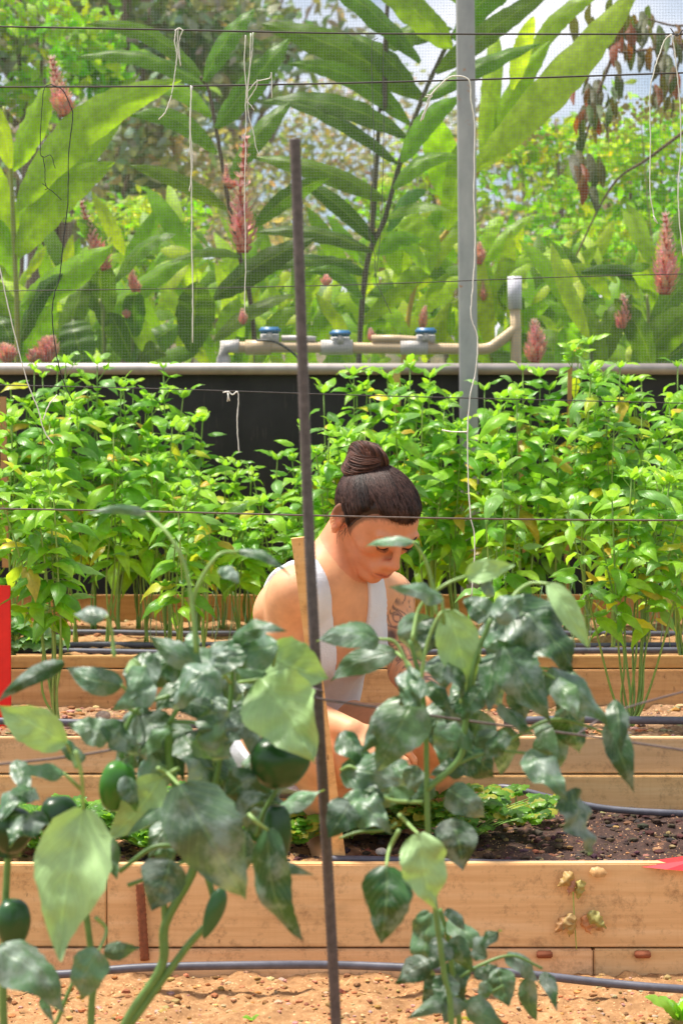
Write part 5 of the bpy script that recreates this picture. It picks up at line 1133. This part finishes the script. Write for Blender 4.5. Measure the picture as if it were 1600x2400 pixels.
nn_ = min(F.shape[0], Ft2.F.shape[0]), min(F.shape[1], Ft2.F.shape[1]), min(F.shape[2], Ft2.F.shape[2])
F2 = np.full(F.shape, .08, np.float32); F2[:nn_[0], :nn_[1], :nn_[2]] = Ft2.F[:nn_[0], :nn_[1], :nn_[2]]
F = np.minimum(F, np.maximum(F2 - .0060, -.12 - Z))
# scoop neck: removes the front centre, deep U, and a shallow back one
dep = -.15
scoop = np.maximum(np.abs(X + .004) - (.026 + .125 * np.clip(Z - dep, 0, .2) ** 1.0), dep - Z); scoop = np.where(Y > -.01, scoop, np.maximum(np.abs(X) - .07, -.03 - Z))
F = np.maximum(F, -scoop)
for s, ax_ in ((-1, .108), (1, .108)):
    # arm hole: everything outside the strap line above the waist
    edge = .096 + .10 * np.clip((-.10 - Z) / .16, 0, 1) ** 1.5
    edge = edge if s < 0 else 0.086 + .030 * np.clip((-.15 - Z) / .10, 0, 1); edge = np.where(Y < -.045, edge + .05 * (s < 0), edge); arm = np.maximum(edge - s * X, -.235 - Z)
    F = np.maximum(F, -arm)
F = np.maximum(F, Z - .11)
nst = np.sin(Z * 46 + X * 14 + Y * 10) * np.clip((-Z - .22) / .1, 0, 1) * .003 + .0015 * np.sin(X * 90 + Z * 20) * np.clip((-Z - .17) / .1, 0, 1)
Ft.F[sl] = F + nst
tv, tq = surface_nets(Ft.F, Ft.lo, Ft.h)
m, nt, bs, _o = newmat('white_cotton'); att = nd(nt, 'ShaderNodeAttribute', attribute_name='Col'); n1 = noise_(nt, 9, 5); n2 = noise_(nt, 420, 2)
c = mixc(nt, 1.0, att.outputs['Color'], ramp(nt, n1, [(.35, (.86, .88, .93)), (.7, (1, 1, 1))]), 'MULTIPLY')
nt.links.new(c, bs.inputs['Base Color']); bs.inputs['Roughness'].default_value = .85; bs.inputs['Specular IOR Level'].default_value = .2
h_ = math_(nt, 'ADD', math_(nt, 'MULTIPLY', n1, 5.0), n2); bump(nt, bs, h_, .5, .003); M_white = m
cols = np.tile(np.array([.78, .79, .83]), (len(tv), 1))
ft = (tv - neck0) @ TR
for (x, z, r) in ((.03, -.27, .020), (-.02, -.30, .014)):      # small orange print low on the front
    mk_ = np.clip(1.5 - np.abs(np.hypot((ft[:, 0] - x), (ft[:, 2] - z)) / r - .7) * 4, 0, 1) * (ft[:, 1] > .05); cols = cols * (1 - .6 * mk_[:, None]) + np.array([.75, .22, .12]) * .6 * mk_[:, None]
npmesh('tank_top', tv, tq, cols, M_white, per, 4)
# shorts
Fs = Field(pel - np.array([.24, .42, .24]), pel + .28, .0035); inf = .008
Fs.ell(pel, (.155 + inf, .115 + inf, .11 + inf), TR, .04); Fs.cone(hipR, knR, .086 + .012, .056 + .016, .03); Fs.cone(hipL, knL, .086 + .012, .054 + .016, .03)
sl, G = Fs.sub(Fs.lo, Fs.lo + Fs.n * Fs.h); F = Fs.F[sl]
for hp, kn in ((hipR, knR), (hipL, knL)):
    ax = (kn - hp) / np.linalg.norm(kn - hp); dd = (G - hp) @ ax - .50 * np.linalg.norm(kn - hp)
    F = np.maximum(F, np.where(np.linalg.norm(G - kn, axis=-1) < .55 * np.linalg.norm(kn - hp), dd, F))
F = np.maximum(F, ((G - pel) @ TR)[..., 2] - .09); Fs.F[sl] = F
sv, sq = surface_nets(Fs.F, Fs.lo, Fs.h); npmesh('shorts', sv, sq, np.tile(np.array([.72, .72, .76]), (len(sv), 1)), M_white, per, 5)
# necktie string of the top at the hip
# hair cap
Fh = Field(hc - .17, hc + .18, .0025)
def EH(c, r, k=.012, op='add'): Fh.ell(H(*c), np.array(r) * HS, HR, k, op)
EH((0, -.006, .020), (.080, .093, .075), .004); EH((0, .026, .010), (.0735, .069, .0745), .004)
sl, G = Fh.sub(Fh.lo, Fh.lo + Fh.n * Fh.h); lq = ((G - hc) @ HR) / HS; X, Y, Z = lq[..., 0], lq[..., 1], lq[..., 2]; ax_ = np.abs(X)
# hairline height as function of y (front high, temple recess, side down to the ear, nape)
def hairline(y, x):
    zz = np.interp(y, [-.2, -.10, -.05, -.025, -.004, .018, .028, .045, .065, .10], [-.055, -.055, -.045, -.012, -.006, -.036, -.004, .034, .050, .053])
    return zz - .002 * np.cos(np.clip(x / .05, -1, 1) * 3.1416)
hl_ = hairline(Y, X)
Fh.F[sl] = np.maximum(Fh.F[sl] + .0075 * np.clip(1 - (Z - hl_) / .028, 0, 1) ** 1.5, (hl_ - Z) * .7)
hv, hq = surface_nets(Fh.F, Fh.lo, Fh.h)
m, nt, bs, _o = newmat('dark_hair'); att = nd(nt, 'ShaderNodeAttribute', attribute_name='Col'); n1 = noise_(nt, 90, 3)
nt.links.new(mixc(nt, 1.0, att.outputs['Color'], ramp(nt, n1, [(.3, (.7, .7, .7)), (.7, (1.4, 1.35, 1.3))]), 'MULTIPLY'), bs.inputs['Base Color']); bs.inputs['Roughness'].default_value = .5; bs.inputs['Specular IOR Level'].default_value = .35
M_hair = m
hair = npmesh('hair', hv, hq, np.tile(np.array([.035, .018, .014]), (len(hv), 1)), M_hair, per, 3)
# combed strands lying over the cap, sweeping from the hairline up to the bun
random.seed(4)
bunL = np.array([-.018, -.070, .070])
mb = MB()
def capproj(q, off=.0015):
    q = np.array(q, float)
    def f(c, r):
        e = (q - c) / r; return np.linalg.norm(e)
    best = None
    for c, r in ((np.array([0, -.006, .020]), np.array([.080, .093, .075])), (np.array([0, .026, .010]), np.array([.0735, .069, .0745]))):
        o = np.array([0, -.01, .025]); d = q - o; d /= max(np.linalg.norm(d), 1e-9); oc = (o - c) / r; dr = d / r
        a_, b_, c_ = dr @ dr, 2 * oc @ dr, oc @ oc - 1; disc = max(b_ * b_ - 4 * a_ * c_, 0); tq_ = (-b_ + math.sqrt(disc)) / (2 * a_)
        if best is None or tq_ > best: best = tq_; bo = o + d * (tq_ + off)
    return bo
for i in range(4200):
    sgn_ = random.choice((-1, 1)); y = random.uniform(-.10, .088); 
    th_ = random.random(); 
    if y > .06: x = random.uniform(-.062, .062)
    else: x = sgn_ * .09
    z = float(hairline(np.array(y), np.array(min(abs(x), .05)))) + (random.random() ** 3) * .04 + .0015 * random.random()
    s0 = np.array([x, y, z])
    for _k in range(5): s1 = capproj(s0, .0012); s0 = s0 + np.array([0, 0, (z - s1[2]) * .9])
    s0 = s1; t_ = random.uniform(.0, 1); end = capproj(bunL + np.array([random.uniform(-.018, .018), random.uniform(-.015, .015), 0]), .001)
    pts = []; off = random.uniform(.0002, .0030); bow = random.uniform(-.006, .006)
    for k in range(10):
        f = k / 9; q = s0 * (1 - f) + end * f + np.array([bow * math.sin(3.14 * f), 0, 0]); hz_ = float(np.clip(1 - (q[2] - float(hairline(np.array(q[1]), np.array(min(abs(q[0]), .05))))) / .028, 0, 1)); q = capproj(q, off + .0006 - .0060 * hz_ ** 1.5); pts.append(Vector(H(*q)))
    lk = noise.noise(Vector((s0[0] * 45, s0[1] * 45, s0[2] * 25))); b = max(.2, 1.1 + 1.6 * lk + random.uniform(-.5, .6)); tube(mb, pts, .00052, .0004, (.050 * b, .025 * b, .020 * b), 3)
for i in range(60):
    a0 = random.uniform(3.3, 6.1); s0 = capproj((.09 * math.cos(a0), .09 * math.sin(a0), random.uniform(.03, .09)), .001); e_ = s0 + np.array([random.uniform(-.02, .02), random.uniform(-.03, .01), random.uniform(.0, .012)])
    e_ = capproj(e_, random.uniform(.002, .007)); m_ = capproj((s0 + e_) / 2, random.uniform(.001, .006)); tube(mb, spline([Vector(H(*s0)), Vector(H(*m_)), Vector(H(*e_))], 4), .00025, .0002, (.07, .035, .025), 3)
mb.build('hair_strands', M_hair, per)
# bun: wound coil of strands
mb = MB(); bc = np.array([-.020, -.074, .073]); ba = np.array([-.55, -.35, .75]); ba /= np.linalg.norm(ba)
e1 = np.cross(ba, np.array([1., .2, 0])); e1 /= np.linalg.norm(e1); e2 = np.cross(ba, e1)
core = []
for j in range(13):
    for i in range(20):
        th_, ph_ = j / 12 * math.pi, i / 20 * 6.283
        core.append(Vector(H(*(bc + (e1 * math.cos(ph_) + e2 * math.sin(ph_)) * .034 * math.sin(th_) + ba * .030 * math.cos(th_)))))
mb.add(core, [(j * 20 + i, j * 20 + (i + 1) % 20, (j + 1) * 20 + (i + 1) % 20, (j + 1) * 20 + i) for j in range(12) for i in range(20)], (.03, .014, .01))
for i in range(1100):
    if i == 550: ba = np.array([.65, -.3, .6]); ba /= np.linalg.norm(ba); e1 = np.cross(ba, np.array([0, 1., .2])); e1 /= np.linalg.norm(e1); e2 = np.cross(ba, e1); bc = bc + np.array([.003, .002, .003])
    lat = random.uniform(-1.2, 1.3); a0 = random.uniform(0, 6.28); ln = random.uniform(1.5, 3.2); rr = 1 + random.uniform(-.04, .07); pts = []; tiltp = .38 * math.sin(a0) * .6
    b = random.uniform(.5, 2.4)
    for k in range(14):
        f = k / 13; a_ = a0 + ln * f; la = lat + .28 * math.sin(a_ * 1.0 + .8) + .35 * (f - .5)
        ridge = 1 + .13 * math.sin(la * 3.4 + a_ * 1.0)
        q = bc + (e1 * math.cos(a_) + e2 * math.sin(a_)) * .0410 * math.cos(la) * rr * ridge + ba * .035 * math.sin(la) * rr
        pts.append(Vector(H(*q)))
    tube(mb, pts, .0008, .0006, (.060 * b, .024 * b, .016 * b), 4)
mb.build('hair_bun', M_hair, per)
# flyaway wisps at nape and temple
for side_ in (0, 1):
    mb = MB()
    for i in range(22):
        s0 = np.array([-.074 + random.uniform(-.003, .004), random.uniform(.0, .022), random.uniform(-.03, .0)]) if side_ == 0 else np.array([-.045, -.055 + random.uniform(-.02, .02), -.05])
        e_ = s0 + np.array([random.uniform(-.003, .006), random.uniform(-.008, .012), -random.uniform(.012, .03)]); mid_ = (s0 + e_) / 2 + np.array([-.003, random.uniform(-.004, .004), 0])
        tube(mb, spline([Vector(H(*s0)), Vector(H(*mid_)), Vector(H(*e_))], 4), .0003, .0002, (.06, .03, .02), 3)
    mb.build('hair_wisps', M_hair, per)

# brows and lashes
for s in (-1, 1):
    mb = MB()
    for i in range(130):
        f = random.random(); x = s * (.014 + .027 * f); z = .0150 + .0035 * math.sin(f * 2.2) + random.uniform(-.0022, .0022) * (1 - .6 * f); y = .0975 - .009 * f - 3.2 * max(0, abs(x) - .03) ** 1.3
        a = H(x, y + .0015, z); b = H(x + s * .005, y - .0005, z + .001); tube(mb, [Vector(a), Vector(b)], .0010, .0006, (.03, .016, .012), 3)
    mb.build('eyebrow', M_hair, per)
    mb = MB()
    pts = [Vector(H(s * (.0175 + .0265 * k / 10), .0885 - .010 * abs(k / 10 - .45) ** 1.5 * 2, -.0070 - .0022 * math.sin(k / 10 * 3.14))) for k in range(11)]
    tube(mb, pts, .0011, .0011, (.02, .01, .008), 5)
    for i in range(26):
        f = i / 25; p = pts[min(int(f * 10), 9)].lerp(pts[min(int(f * 10) + 1, 10)], f * 10 - int(f * 10)); tube(mb, [p, p + Vector(HR @ np.array([s * (f - .4) * .004, .0075, -.0035]))], .0005, .0002, (.02, .01, .01), 3)
    mb.build('eyelashes', M_hair, per)
mb = MB()
for k in range(5): 
    a = Vector(H(-.0855 + .001 * k, -.016 + .003 * k, -.020 - .0062 * k)); tube(mb, [a + Vector((.003 * math.cos(t_), 0, .003 * math.sin(t_))) for t_ in [x * .7 for x in range(10)]], .0006, .0006, (.75, .55, .3), 5)
mb.build('earrings', M_metal, per)
